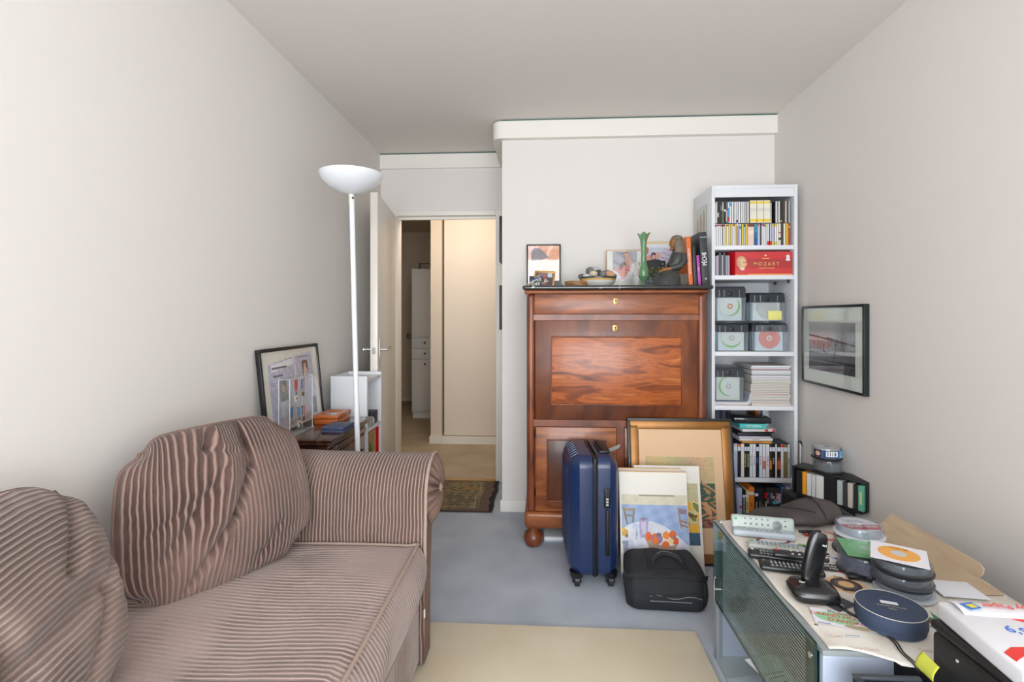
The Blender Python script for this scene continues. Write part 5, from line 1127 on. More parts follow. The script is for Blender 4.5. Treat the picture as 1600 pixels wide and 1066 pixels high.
B().box(-W/2,W/2,-.001,.0045,H-.003,H+.0005).done('tape_edge', mat((206,156,110),.7), t)
def still(x, y, c):
    k_ = 6*math.sin(x*30+y*11)+5*math.sin(y*37-x*19)
    if y > .85: return (206+k_*.5, 200+k_*.5, 178)
    ed = .60-.9*(x-.35)**2*(1 if x > .35 else 1.2)
    if y > ed+.0: return (150+k_, 170+k_, 206+k_*.6)
    s_ = .5+.5*math.sin(x*7-y*9)
    return (206+16*s_+k_*.5, 208+14*s_+k_*.5, 218+6*s_)
CHR = (140,124,96)
still_l = [('f', still), ('l',[(.28,.985),(.8,.985)],.010,(150,146,120)),
 ('l',[(.03,.79),(.08,.56)],.014,CHR), ('l',[(.19,.79),(.17,.58)],.014,CHR), ('l',[(.04,.77),(.18,.77)],.018,(160,140,104)), ('l',[(.06,.68),(.18,.67)],.012,CHR),
 ('p',[(.85,.8),(.99,.78),(.98,.72),(.88,.72)],(140,120,130)), ('l',[(.86,.8),(.9,.5)],.012,(150,132,120)), ('l',[(.88,.62),(.99,.58)],.014,(160,120,80)), ('l',[(.88,.56),(.99,.52)],.012,(150,110,80)),
 ('p',[(.27,.34),(.26,.62),(.30,.65),(.38,.64),(.40,.58),(.38,.36)],(168,160,190)), ('p',[(.30,.40),(.29,.58),(.36,.59),(.36,.42)],(198,192,212)), ('e',.33,.63,.06,.02,(140,130,160)),
 ('l',[(.2,.55),(.22,.45),(.215,.33)],.006,(140,150,180)), ('e',.21,.52,.05,.05,(186,198,222)), ('e',.12,.26,.05,.06,(186,194,216)), ('p',[(.02,.1),(.0,.3),(.09,.3),(.08,.1)],(140,140,160)),
 ('e',.04,.42,.05,.06,(206,160,80)), ('e',.07,.37,.02,.03,(120,110,80)), ('e',.02,.47,.02,.03,(226,180,60)),
 ('p',[(.32,.38),(.4,.22),(.55,.14),(.76,.12),(.84,.28),(.74,.24),(.5,.26)],(176,150,130)), ('l',[(.4,.2),(.76,.14)],.01,(120,100,96)),
 ('e',.52,.34,.09,.08,(150,120,150)), ('e',.4,.37,.045,.065,(226,104,42)), ('e',.5,.31,.045,.055,(232,120,46)), ('e',.49,.39,.03,.025,(222,110,50)), ('e',.66,.39,.05,.06,(236,140,60)), ('e',.76,.40,.055,.065,(222,104,50)), ('e',.65,.26,.055,.05,(230,112,48)), ('e',.80,.31,.05,.055,(214,92,50)), ('e',.73,.31,.04,.04,(226,206,140)), ('e',.78,.36,.025,.02,(120,120,130)), ('e',.55,.4,.04,.03,(120,110,130))]
sheet('painting', W*.97, H*.60, 110, 84, still_l, t, PRINT, 7, loc=(W*.01,-.0008,H*.185))
# ================================================================ TV STAND AND EVERYTHING ON IT
TX0, TX1, TY0, TY1, TZ_ = .628, 1.25, 1.19, 1.93, .50
MG = mat((150,158,164), .4, .25, name='grey_metal'); MGL = mat((168,178,196), .42, .2, name='grey_metal_light')
t = thing('tv_stand', 'grey metal media stand with a striped glass door along the right wall', 'tv stand', (TX0, TY0, 0))
w_, d_ = TX1-TX0, TY1-TY0
b = B(); b.box(0, w_, d_-.035, d_, .47, .5); b.prism([(0,0,.488),(.155,0,.488),(.155,.06,.488),(.05,.14,.488),(.05,d_-.035,.488),(0,d_-.035,.488)], (0,0,.012)); b.box(.05,w_,.06,d_-.035,.482,.4985); b.done('top_plate', mat((168,176,176), .35, .3), t)
b = B(); b.box(0, .155, 0, .018, .0, .488, 0, .004); b.done('end_panel', MGL, t)
b = B(); b.box(.002, w_, d_-.018, d_-.001, .0, .469, 0, .003); b.done('end_panel', MGL, t)
B().box(.0,.02,d_-.034,d_-.0185,.0,.469,0,.003).done('front_post', MG, t)
b = B(); b.prism([(.0,d_-.14,.0),(.0,d_,.0),(.3,d_,.0),(.22,d_-.03,.0),(.12,d_-.11,.0)], (0,0,.012)); b.done('foot_plate', mat((176,184,182), .35, .3), t)
B().box(.03, w_-.04, .115, d_-.025, .215, .23).done('lower_shelf', mat((120,128,130), .4), t); B().box(w_-.03, w_, .02, d_-.02, 0.0, .482).done('rear_panel', mat((30,33,35), .7), t)
B().box(.16, w_, .10, .11, .0, .482).done('side_panel', mat((12,12,13), .8), t)  # near-black sheet: the shade of the open void under the cover, put in as colour
for (x, y) in ((.03,.03),(.13,.03),(.035,.095),(.02,d_-.02),(.13,d_-.02)): B().lathe([(.006,0),(.005,.0025),(0,.003)], (x,y,.4995), 14).done('screw', mat((210,214,216), .2, 1), t)
# glass door with a screen-printed fine line pattern
def striped():
    m = bpy.data.materials.new('line_printed_glass'); m.use_nodes = True; n, l = nt(m); n.remove(bsdf(m)); out = n['Material Output']
    tr = n.new('ShaderNodeBsdfTransparent'); tr.inputs[0].default_value = (1,1,1,1); gl = n.new('ShaderNodeBsdfGlossy'); gl.inputs['Roughness'].default_value = .01; 
    di = n.new('ShaderNodeBsdfDiffuse'); di.inputs[0].default_value = lin((206,214,212))
    tc = n.new('ShaderNodeTexCoord'); sp = n.new('ShaderNodeSeparateXYZ'); l.new(tc.outputs['Object'], sp.inputs[0])
    mu = n.new('ShaderNodeMath'); mu.operation = 'MULTIPLY'; mu.inputs[1].default_value = 2*PI/.009; l.new(sp.outputs['Z'], mu.inputs[0])
    si = n.new('ShaderNodeMath'); si.operation = 'SINE'; l.new(mu.outputs[0], si.inputs[0])
    gt = n.new('ShaderNodeMath'); gt.operation = 'GREATER_THAN'; gt.inputs[1].default_value = .25; l.new(si.outputs[0], gt.inputs[0])
    # the lines stop short of the panel's ends
    y1 = n.new('ShaderNodeMath'); y1.operation = 'GREATER_THAN'; y1.inputs[1].default_value = .05; l.new(sp.outputs['Y'], y1.inputs[0])
    y2 = n.new('ShaderNodeMath'); y2.operation = 'LESS_THAN'; y2.inputs[1].default_value = .60; l.new(sp.outputs['Y'], y2.inputs[0])
    a = n.new('ShaderNodeMath'); a.operation = 'MULTIPLY'; l.new(y1.outputs[0], a.inputs[0]); l.new(y2.outputs[0], a.inputs[1])
    c = n.new('ShaderNodeMath'); c.operation = 'MULTIPLY'; l.new(a.outputs[0], c.inputs[0]); l.new(gt.outputs[0], c.inputs[1])
    d = n.new('ShaderNodeMath'); d.operation = 'MULTIPLY_ADD'; d.inputs[1].default_value = .34; d.inputs[2].default_value = .0; l.new(c.outputs[0], d.inputs[0])
    m1 = n.new('ShaderNodeMixShader'); l.new(d.outputs[0], m1.inputs[0]); l.new(tr.outputs[0], m1.inputs[1]); l.new(di.outputs[0], m1.inputs[2])
    m2 = n.new('ShaderNodeMixShader'); m2.inputs[0].default_value = 0; l.new(m1.outputs[0], m2.inputs[1]); l.new(gl.outputs[0], m2.inputs[2])
    l.new(m2.outputs[0], out.inputs[0]); return m
gd = B().box(-.012, -.007, .012, d_-.035, .233, .508).done('glass_door', glass((206,226,222), .01, .03, 'door_glass'), t)
b = B(); b.bm.faces.new([b.bm.verts.new(q_) for q_ in ((-.0124,.014,.236),(-.0124,d_-.037,.236),(-.0124,d_-.037,.506),(-.0124,.014,.506))]); b.done('printed_lines', striped(), gd, recalc=False)
b = B(); b.box(-.0125, -.0065, .011, d_-.035, .5075, .5095); b.box(-.0125,-.0065,.0105,.0125,.233,.508); b.box(-.0125,-.0065,.012,d_-.035,.231,.2335); b.done('glass_edge', mat((40,60,58), .15), gd)
b = B(); b.tube([(-.018,d_-.08,.245),(-.022,d_-.08,.25),(-.022,d_-.08,.325),(-.018,d_-.08,.33)], .0035, 10); b.cyl((-.024,d_-.08,.287),(-.006,d_-.08,.287),.005,n=12); b.done('handle', mat((200,204,206), .2, 1), gd)
B().lathe([(.007,-.002),(.007,.002)], (-.012,.03,.26), 14, axis='X').lathe([(.007,-.002),(.007,.002)], (-.012,.03,.47), 14, axis='X').done('hinge', mat((200,204,206), .2, 1), gd)
# inside the stand
tt = thing('media_player', 'dark media player behind the striped glass door', 'media player', (.90, 1.62, .231))
B().box(-.2,.2,-.17,.17,.004,.065,0,.004).done('body', mat((56,66,70), .35, .3), tt); B().box(-.204,-.2,-.16,.16,.01,.058).done('front_panel', mat((30,34,36), .2), tt)
for x in (-.16,.16):
    for y in (-.13,.13): B().cyl((x,y,0),(x,y,.005),.012,n=12).done('foot', mat((20,20,20),.6), tt)
for i, (y, rz, lb) in enumerate(((1.43, .3, 'white leaflet lying inside the stand near the glass'), (1.36, -.2, 'second white leaflet with dark lines inside the stand'))):
    tag(sheet('leaflet', .10, .15, 14, 20, [('r',0,0,1,1,(226,228,230)), ('f', lambda x,y_,c: (90,96,110) if .2 < y_ < .6 and math.sin(y_*50) > .2 and .15 < x < .8 else None)], None, PRINT, 2, thick=.001, loc=(.69+i*.02, y, .2325+i*.002), rot=(-PI/2,0,rz)), lb, 'leaflet')
# ---- paper cloth
z0 = TZ_+.0005
CLO = ramp_mat('cream_wrapping_paper', [(.3,(206,198,186)),(.5,(226,220,210)),(.7,(234,229,220))], nscale=7, detail=4, rough=.7)
def clf(u, v):
    x = .643+u*(1.245-.643); yn = 1.192-.012*u+(.028 if u > .2 else .028*u/.2)*-1+.01*math.sin(u*17); y = yn+v*(1.925-yn)
    z = z0+.0015+.0016*math.sin(x*40+y*13)*math.sin(y*31)+.001
    if y < 1.188 and u > .2: z -= (1.188-y)*.2
    return Vector((x+.004*math.sin(v*14), y, z))
b = B(); b.grid(clf, 50, 56); cl = b.done('table_cover', CLO, None, ang=180); sm = cl.modifiers.new('thickness', 'SOLIDIFY'); sm.thickness = .0008; tag(cl, 'cream printed paper cover spread over the media stand', 'table cover')
z1 = z0+.0045
SCR = mat((214,190,180), .8)
for i in range(16):
    x = .70+(i % 3)*.06; y = 1.24+i*.042
    text('lettering', ['Tony Casal','y Casano','Tony C'][i % 3], cl, (x, y, z1-.0008), (0,0,math.radians(8)), .014, SCR, ext=.0001)
for i in range(4): text('lettering', 'Tony Casal', cl, (.72+i*.15, 1.195, z1-.001), (0,0,math.radians(-6)), .014, SCR, ext=.0001)
def card(label, u, v, w, h, rz, layers, nx=30, ny=24, z=z1, name='printed_card', cat='card', lets=()):
    p = aZ(u, v, z); t = thing(name, label, cat, (p.x, p.y, z), rz)
    sheet('print', w, h, nx, ny, layers, t, PRINT, 5, loc=(0,-h/2,.0008), rot=(-PI/2,0,0), thick=.0006)
    for (s_, x, y, sz, c) in lets: text('lettering', s_, t, (x, y, .0011), (0,0,0), sz, mat(c, .6), ext=.0001)
    return t
def ovl(label, u, v, rx, ry, rz, cols, z=z1, lets=(), cat='sticker'):
    p = aZ(u, v, z); t = thing('round_label', label, cat, (p.x, p.y, z), rz)
    b = B(); ms = [mat(c, .6) for c in cols]
    for i, c in enumerate(cols): b.lathe([(1,0),(1,.0004)], (0,0,.0004*i), 40, i, sx=rx*(1-.2*i), sy=ry*(1-.2*i))
    b.done('disc', ms, t)
    for (s_, x, y, sz, c) in lets: text('lettering', s_, t, (x, y, .0004*len(cols)+.0003), (0,0,0), sz, mat(c, .6), ext=.0001)
ovl('maroon oval label half under the grey remote control', 1208, 845.5, .055, .018, -.05, [(120,50,60),(220,206,200)])
card('photograph of green scenery behind the silver remote control', 1222, 855, .15, .05, -.15, [('r',0,0,1,1,(236,236,238)), ('r',0,.9,1,1,(60,62,72)), ('f', lambda x,y,c: (140,190,110) if .2 < y < .62 and y < .42+.1*math.sin(x*17) else None), ('e',.75,.2,.12,.12,(150,140,90))])
ovl('red rimmed round beer mat lying before the dark bag', 1284, 837, .060, .038, -.2, [(200,50,54),(226,200,180),(236,226,214)], lets=(('BIERE',0,.028,.012,(240,230,220)),('BAR',0,0,.02,(200,120,60))))
card('colourful card of small cartoonish drawings near the wire bracket', 1268, 857, .09, .07, -.35, [('r',0,0,1,1,(226,222,214)), ('e',.25,.6,.2,.25,(140,180,110)), ('e',.6,.4,.16,.2,(226,150,70)), ('e',.8,.75,.12,.15,(180,80,140)), ('p',[(.1,.1),(.4,.3),(.3,.05)],(220,90,60)), ('e',.5,.85,.1,.1,(220,206,80))])
card('pale card with orange and blue sketches beside the disc spindle', 1296, 872, .10, .06, -.5, [('r',0,0,1,1,(220,220,232)), ('e',.4,.5,.1,.2,(226,120,60)), ('l',[(.2,.2),(.5,.7),(.8,.3)],.03,(120,120,170)), ('e',.7,.6,.08,.1,(150,90,120))])
t = card('black and red diamond card with white lettering near the small black box', 1308, 889, .095, .05, -.25, [('r',0,0,1,1,(56,56,60)), ('p',[(.35,0),(.95,.45),(1,0)],(204,40,60)), ('p',[(0,.7),(0,1),(.3,1)],(220,214,206)), ('p',[(.8,1),(1,1),(1,.7)],(220,214,206))], lets=(('GRAND',-.008,.010,.016,(230,228,222)),('HOTEL',.004,-.006,.016,(230,228,222))))
ovl('round orange and black beer mat behind the cordless phone base', 1322, 914, .048, .044, -.3, [(232,178,128),(58,56,60),(90,80,76),(214,170,120)], lets=(('THE',-.012,.036,.014,(40,38,40)),('MAN',0,-.036,.014,(40,38,40))))
card('charcoal diamond card with white and red lettering under the phone cable', 1302, 940, .075, .075, .55, [('r',0,0,1,1,(62,64,70))], 8, 8, z=z1+.0014, lets=(('YOU MAY SAY',0,.018,.011,(236,236,236)),('THAT I AM',0,.004,.011,(236,236,236)),('TWICE',0,-.010,.010,(226,90,60)),('7',0,-.024,.012,(236,236,236))))
card('white hotel card with green wash and red hotel lettering', 1318, 969, .135, .072, -.28, [('r',0,0,1,1,(228,228,236)), ('e',.40,.52,.36,.34,(150,202,160)), ('e',.55,.85,.16,.1,(170,156,130)), ('e',.7,.12,.24,.12,(176,160,130)), ('r',.05,.05,.25,.09,(150,150,190))], 44, 30, lets=(('GRAND HOTEL',-.006,.010,.0185,(214,50,50)),('D\'ANGKOR',.012,-.010,.0185,(214,50,50)),('Mai',-.02,.030,.012,(70,66,90))))
card('green and red floral card beside the printer corner', 1456, 966, .07, .06, .2, [('r',0,0,1,1,(214,216,210)), ('p',[(.1,.1),(.4,.9),(.5,.4),(.8,.9),(.7,.2)],(70,130,90)), ('e',.75,.25,.18,.18,(170,50,70)), ('e',.2,.3,.1,.1,(150,50,60))])
card('thin white receipt lying near the front edge of the cover', 1332, 994, .04, .009, -.05, [('r',0,0,1,1,(236,238,240)), ('r',.1,.3,.9,.7,(120,130,150))], 12, 3)
# ---- remote controls
def remote(label, u, v, L, W, H, rz, col, bcols, rot=None, z=z1, rows=9, colsn=4, start=.2, power=(60,160,90), wheel=None, off=(0,0), rough=.35):
    p = aZ(u, v, z); t = thing('remote_control', label, 'remote control', (p.x, p.y, z), rot or (0,0,rz))
    B().box(-L/2, L/2, -W/2, W/2, 0, H, 0, min(.009, H*.45), 4).done('body', mat(col, rough, 0, var=.04), t)
    k_ = 0
    for r_ in range(rows):
        for c in range(colsn):
            x = -L/2+L*(start+.72*r_/rows); y = -W*.30+W*.60*c/(colsn-1)
            if wheel and abs(x-wheel) < .02: continue
            o = B().lathe([(.0033,0),(.003,.0016),(0,.0018)], (x, y, H-.0002), 8, sx=1.15).done('button', mat(bcols[k_ % len(bcols)], .4), t); k_ += 1
    B().lathe([(.0048,0),(.0045,.0018),(0,.002)], (-L/2+.014, W*.25, H-.0002), 12).done('power_button', mat(power, .4), t)
    if wheel: B().lathe([(.016,0),(.0155,.0012),(.010,.0014),(.008,.0028),(0,.003)], (wheel, 0, H-.0002), 24).done('navigation_wheel', mat(bcols[-1], .3), t)
    return t
GR1 = (168,178,172)
pA = aZ(1192, 843, z1)
remote('grey remote control lying flat in front of the upright grey one', 1192, 838, .195, .052, .022, math.radians(-12), (172,182,190), [(150,156,156),(140,146,150),(168,172,170)], rows=14, start=.1)
t = remote('grey remote control propped upright on its long edge with a round button pad', 1190, 828, .20, .055, .020, 0, GR1, [(60,66,70),(90,96,98),(120,126,128)], rows=8, colsn=3, start=.22, wheel=.045)
t.rotation_euler = (Euler((0,0,math.radians(-10))).to_matrix() @ Euler((math.radians(72),0,0)).to_matrix()).to_euler(); t.location = (aZ(1190, 832, z1).x, aZ(1190, 832, z1).y, z1+.0275)
remote('silver remote control partly behind the black ones', 1213, 860, .17, .04, .018, math.radians(-14), (176,180,176), [(140,144,142),(120,124,124),(80,150,190)], rows=10, colsn=3)
remote('long black remote control with tiny white buttons', 1220, 876, .185, .044, .020, math.radians(-16), (34,36,38), [(120,122,124),(60,62,66),(150,150,150),(70,72,74)], rows=14, colsn=4, power=(200,200,200), rough=.25)
remote('black remote control nearest the glass with a grey ring pad', 1236, 893, .17, .05, .018, math.radians(-14), (30,32,34), [(150,152,154),(110,112,114),(170,172,172),(90,92,94)], rows=11, colsn=4, power=(90,90,90), wheel=.05, rough=.25)
p = aZ(1243, 885, z1)
t = remote('black remote control with a red button lying across the other black ones', 1250, 884, .15, .036, .015, math.radians(-12), (36,38,40), [(226,226,222),(190,190,190)], rows=6, colsn=2, start=.35, power=(220,50,40), rough=.25); t.location.z = z1+.022
# ---- cordless phone on its base
p = aZ(1270, 932, z1)
t = thing('phone_charger', 'black cordless phone charging base with white markings on the paper cover', 'phone base', (p.x, p.y, z1), math.radians(-8))
PB = mat((20,21,23), .22, coat=.3)
b = B()
def pb(u, v):
    a = 2*PI*u; n_ = 4.5; cx_, sy_ = math.cos(a), math.sin(a); q_ = (abs(cx_)**n_+abs(sy_)**n_)**(-1/n_)
    P = [(.90,0),(1.0,.008),(1.02,.018),(.9,.030),(.55,.038),(.0,.040)]
    f = v*5; i = min(4, int(f)); f -= i; s_ = P[i][0]+(P[i+1][0]-P[i][0])*f; z = P[i][1]+(P[i+1][1]-P[i][1])*f
    return Vector((q_*cx_*.058*s_, q_*sy_*.048*s_, z))
b.grid(pb, 48, 15, closeu=True); o = b.done('base', PB, t, ang=60)
text('lettering', 'tel', t, (-.028,-.006,.0385), (.1,0,-.5), .014, WT); text('lettering', 'N', t, (.012,-.030,.0345), (.25,0,0), .013, WT)
p2 = (p.x+.0, p.y+.018, z1+.036)
t = thing('cordless_phone', 'slim black cordless phone handset standing upright in its base', 'phone', p2, (math.radians(-6), math.radians(14), math.radians(-4)))
b = B(); R_ = []
for z, hw, hd, yo in ((0,.018,.012,0),(.02,.021,.013,0),(.06,.0225,.0125,.002),(.095,.0215,.012,.003),(.118,.019,.011,.004),(.128,.013,.008,.005)):
    R_.append([b.bm.verts.new(((abs(math.cos(a))**.6)*math.copysign(1, math.cos(a))*hw*1.15, (abs(math.sin(a))**.6)*math.copysign(1, math.sin(a))*hd-yo, z)) for a in [2*PI*i/28 for i in range(28)]])
b.skin(R_); b.done('handset', PB, t, ang=60); text('lettering', 'nri', t, (.012,-.0165,.10), (PI/2,0,0), .010, WT)
# ---- wire bracket and little black boxes
p = aZ(1268, 838, z1)
t = thing('aerial', 'black flat aerial bar with a thin cable beyond the phone', 'aerial', (p.x, p.y, z1))
B().box(-.042,.03,-.006,.006,.010,.020,0,.003).done('bar', PB, t); B().box(-.01,.006,-.01,.01,0,.011,0,.003).done('foot', PB, t)
q = aZ(1341, 905, z1)
t2 = thing('black_adapter', 'small black plug adapter lying before the round spindles', 'adapter', (q.x, q.y, z1), math.radians(-4)); B().box(-.03,.03,-.012,.012,0,.014,0,.004,3).done('body', PB, t2); B().box(.03,.042,-.004,.004,.004,.010).done('plug', PB, t2)
for i, (a, c) in enumerate((((p.x+.02, p.y, z1+.018), (q.x-.028, q.y+.004, z1+.010)), ((p.x+.028, p.y-.002, z1+.018), (q.x+.03, q.y+.006, z1+.010)))):
    mid = [Vector(a).lerp(Vector(c), k_/8)+Vector((0,0,-.010*math.sin(PI*k_/8))) for k_ in range(9)]
    B().tube(mid, .0014, 6).done('cable', PB, t)
# ---- cables from the phone base
for i, off in enumerate((0, .006)):
    P = [aZ(u, v, z1+.003) for u, v in ((1298,938),(1325,958),(1352,972),(1378,988),(1396,1003),(1408,1020))]
    pts = [Vector((x.x+off, x.y+off*.6*math.sin(k_*1.3), x.z)) for k_, x in enumerate(P)]
    e_ = pts[-1]; pts += [Vector((e_.x+.01, 1.145, z1-.01)), Vector((e_.x+.02, 1.12, .44)), Vector((e_.x+.02, 1.12, .3))]
    # smooth
    sm_ = []
    for k_ in range(len(pts)-1):
        a, b2, c, d = pts[max(0,k_-1)], pts[k_], pts[k_+1], pts[min(len(pts)-1,k_+2)]
        for m_ in range(6):
            f = m_/6; sm_.append(.5*((2*b2)+(c-a)*f+(2*a-5*b2+4*c-d)*f*f+(3*b2-a-3*c+d)*f**3))
    tag(B().tube(sm_, .0017, 7).done('phone_cable', PB), ['left one of the paired thin black cables running over the stand edge','right one of the paired thin black cables running over the stand edge'][i], 'cable')
# ---- disc spindles
CL = glass((236,240,244), .03, .07, 'spindle_cover')
def spindle(label, x, y, z, R, H, n, dcol=(120,124,140), base=(30,31,34), lab=None, cover=None, wrap=None, group='disc spindles on the stand'):
    t = thing('disc_spindle', label, 'disc spindle', (x, y, z), 0, group)
    B().lathe([(R*.98,0),(R*1.06,.001),(R*1.06,.006),(R*.98,.008),(.01,.009)], (0,0,0), 44).done('base', mat(base, .35), t)
    hh = n*.0012
    st = B().lathe([(R*.90,.0095),(R*.90,.0095+hh)], (0,0,0), 44).done('discs', [mat(dcol, .22, .45)], t); st['kind'] = 'stuff'
    if lab:
        o = sheet('disc_label', R*1.76, R*1.76, 48, 48, lab, t, PRINT, 3, loc=(0,-R*.88,.0100+hh), rot=(-PI/2,0,0))
        bmx = bmesh.new(); bmx.from_mesh(o.data); bmesh.ops.delete(bmx, geom=[f for f in bmx.faces if f.calc_center_median().x**2+(f.calc_center_median().z-R*.88)**2 > (R*.87)**2], context='FACES'); bmx.to_mesh(o.data); bmx.free()
    b = B(); b.lathe([(R,.008),(R,H-.006),(R*.97,H),(R*.2,H+.001),(R*.18,H+.004),(0,H+.004)], (0,0,0), 44, cap=(False,False)); b.done('cover', cover or CL, t)
    if wrap:
        def wr(u, v): a = wrap[0]+u*(wrap[1]-wrap[0]); return Vector(((R+.0006)*math.cos(a), (R+.0006)*math.sin(a), .012+v*(H-.02)))
        b = B(); b.grid(wr, 60, 10); me_o = b.done('paper_wrap', PRINT, t); me = me_o.data
        at = me.color_attributes.new('Col', 'FLOAT_COLOR', 'CORNER')
        for pl in me.polygons:
            i, j = divmod(pl.index, 10); c = shade(wrap[2], (i+.5)/60, (j+.5)/10)
            for li in pl.loop_indices: at.data[li].color = lin(c)
    return t, hh
R0 = .066
p = aZ(1340, 862, z1)
dark_c = glass((120,126,140), .05, .3, 'smoked_spindle')
spindle('dark based disc spindle under the red labelled one', p.x, p.y, z1, R0, .050, 20, (96,100,110))
redl = [('r',0,0,1,1,(222,220,224)), ('r',0,.14,1,.48,(190,58,72)), ('e',.5,.5,.07,.07,(240,240,240))]
t, hh = spindle('clear disc spindle with a red and white rewritable disc label', p.x+.004, p.y, z1+.055, R0, .034, 18, (196,196,206), (206,208,214), redl)
text('lettering', 'DVD+RW', t, (0, -.022, .0115+hh), (0,0,0), .021, WT); text('lettering', 'SONY', t, (-.004, .026, .0115+hh), (0,0,0), .013, mat((190,186,186), .6))
p = aZ(1350, 893, z1)
t, hh = spindle('disc spindle topped by the green sleeve', p.x, p.y, z1, R0, .056, 30, (84,92,116)); zt2 = z1+.061; pg = p
p = aZ(1411, 925, z1)
spindle('lowest of the three stacked grey disc spindles, clear based', p.x+.003, p.y, z1, R0, .026, 10, (150,158,172), (186,192,200))
spindle('middle of the three stacked grey disc spindles', p.x, p.y+.003, z1+.031, R0, .026, 12, (104,112,124), (70,74,80))
spindle('top of the three stacked grey disc spindles, under the white sleeve', p.x-.002, p.y, z1+.062, R0, .030, 14, (112,120,130), (34,36,40)); zt3 = z1+.0975
# sleeves
def sleeve(label, x, y, z, rz, col, disc_c, hub, tiltx=0):
    t = thing('disc_sleeve', label, 'disc sleeve', (x, y, z), (tiltx, 0, rz))
    B().box(-.063,.063,-.063,.063,0,.0012).done('sleeve', col if not isinstance(col, tuple) else mat(col, .5), t)
    b = B(); ms = [mat(disc_c, .4), mat(hub, .3, .2)]
    b.lathe([(.047,0),(.047,.0005)], (0,0,.0013), 44, 0); b.lathe([(.018,0),(.018,.0004)], (0,0,.0018), 30, 1); b.done('disc', ms, t)
    return t
sleeve('green translucent disc sleeve lying across the round spindles', pg.x+.012, pg.y+.008, zt2, math.radians(-16), glass((150,214,160), .1, .55, 'green_sleeve'), (120,176,130), (150,190,160))
t = sleeve('white square disc sleeve with an orange disc on the stacked spindles', p.x-.006, p.y+.008, zt3+.0005, math.radians(-32), (232,230,238), (238,170,74), (206,206,210))
text('lettering', 'PHOTOS NOEL', t, (0,.032,.0023), (0,0,0), .006, mat((90,60,40),.6))
# ---- navy round tin
p = aZ(1391, 946, z1+.045)
t = thing('round_tin', 'round navy blue box with a white label and cream rim line', 'box', (p.x, p.y, z1), math.radians(-18))
NVT = mat((52,66,92), .6, name='navy_cloth_paper', bump=.6, bs=900, var=.1, vs=300)
B().lathe([(.068,0),(.0705,.002),(.0705,.02)], (0,0,0), 64).done('base', NVT, t)
o = B().lathe([(.0725,.012),(.0735,.014),(.0735,.043),(.072,.0455),(.07,.046)], (0,0,0), 64).done('lid', [NVT], t)
B().tube([(.0725*math.cos(2*PI*i/64), .0725*math.sin(2*PI*i/64), .0455) for i in range(64)], .0009, 6, closed=True).done('rim_line', mat((206,204,190), .6), o)
B().box(-.018,.018,.004,.016,.046,.0465).done('white_label', mat((222,222,226), .6), t)
text('lettering', 'LE CREUSET DE LUMIERE', t, (0,-.008,.0465), (0,0,0), .0055, mat((176,160,130),.5)); text('lettering', 'Paris', t, (0,-.020,.0465), (0,0,0), .008, mat((176,160,130),.5))
# clear crumpled film near the tin
# ---- dark jacket/bag thrown over the far end of the stand
t = thing('fabric_pouch', 'dark grey soft pouch slumped over the far end of the stand', 'bag', (.965, 1.93, z1))
GB = mat((74,68,66), .9, name='worn_grey_suede', var=.25, vs=9, bump=.5, bs=300)
def pouch(u, v):
    a = 2*PI*u; X_ = -.215+.30*v
    w2_ = .085*(math.sin(PI*min(.5, v*.8+.03))**.8 if v < .72 else 1-.2*(v-.72)); h2 = .012+.052*min(1, v*1.15)**.9
    y = math.cos(a)*max(w2_, .012); z = (math.sin(a)*.5+.5)*h2*1.1
    z += .006*math.sin(X_*37+y*25)*(z > .01); y += .012*math.sin(X_*21)
    return Vector((X_, y, max(.001, z)))
b = B(); V = b.grid(pouch, 40, 48, closeu=True); b.bm.faces.new([V[i][0] for i in range(40)]); b.bm.faces.new([V[i][-1] for i in range(40)][::-1]); b.done('body', GB, t, ang=75)
B().tube([pouch(.02+.46*i/20, .80)+Vector((0,0,.002)) for i in range(21)], .0025, 6).tube([pouch(.06+.02*i, .3+.028*i)+Vector((0,-.0,.002)) for i in range(16)], .0022, 6).done('seam', mat((44,42,42), .8), t)
B().box(.08,.125,-.085,.08,0,.05,0,.012,3).done('end_flap', mat((24,26,28), .6), t)
# ---- black speaker, disc rack and spindles on top
RA, RBp = Vector((1.225, 2.60)), Vector((1.418, 2.335)); rd = RBp-RA; rl = rd.length; ra = math.atan2(rd.y, rd.x)
c_ = RA+rd/2
t = thing('floor_speaker', 'black floor standing speaker carrying the cassette rack by the right wall', 'speaker', (1.315, 2.56, 0), 0)
B().box(-.10,.115,-.13,.13,.0,.372,0,.008).done('cabinet', mat((24,25,27), .55), t)
B().box(-.104,-.10,-.11,.11,.03,.35,0,.002).done('grille', mat((14,14,15), .9), t)
t = thing('cassette_rack', 'black rounded desktop rack holding slim cassette cases above the speaker', 'rack', (RA.x, RA.y, .385), ra)
RK = mat((26,27,29), .45, name='black_textured_plastic', bump=.2, bs=600); rH, rD = .132, .10
b = B(); b.box(0, .008, 0, rD, 0, rH, 0, .003); b.box(0, rl, 0, rD, rH-.008, rH, 0, .004); b.box(0, rl, 0, rD, 0, .006, 0, .002); b.box(rl*.46, rl*.62, .0, rD, .006, rH-.008); b.box(0,rl,rD-.004,rD,0,rH); b.box(rl-.004, rl, 0.004, rD, 0, rH, 0, .001); b.done('body', RK, t)
B().box(.02, rl-.02, .01, rD-.01, -.013, .0).done('foot', RK, t)
cr, sr = math.cos(ra), math.sin(ra)
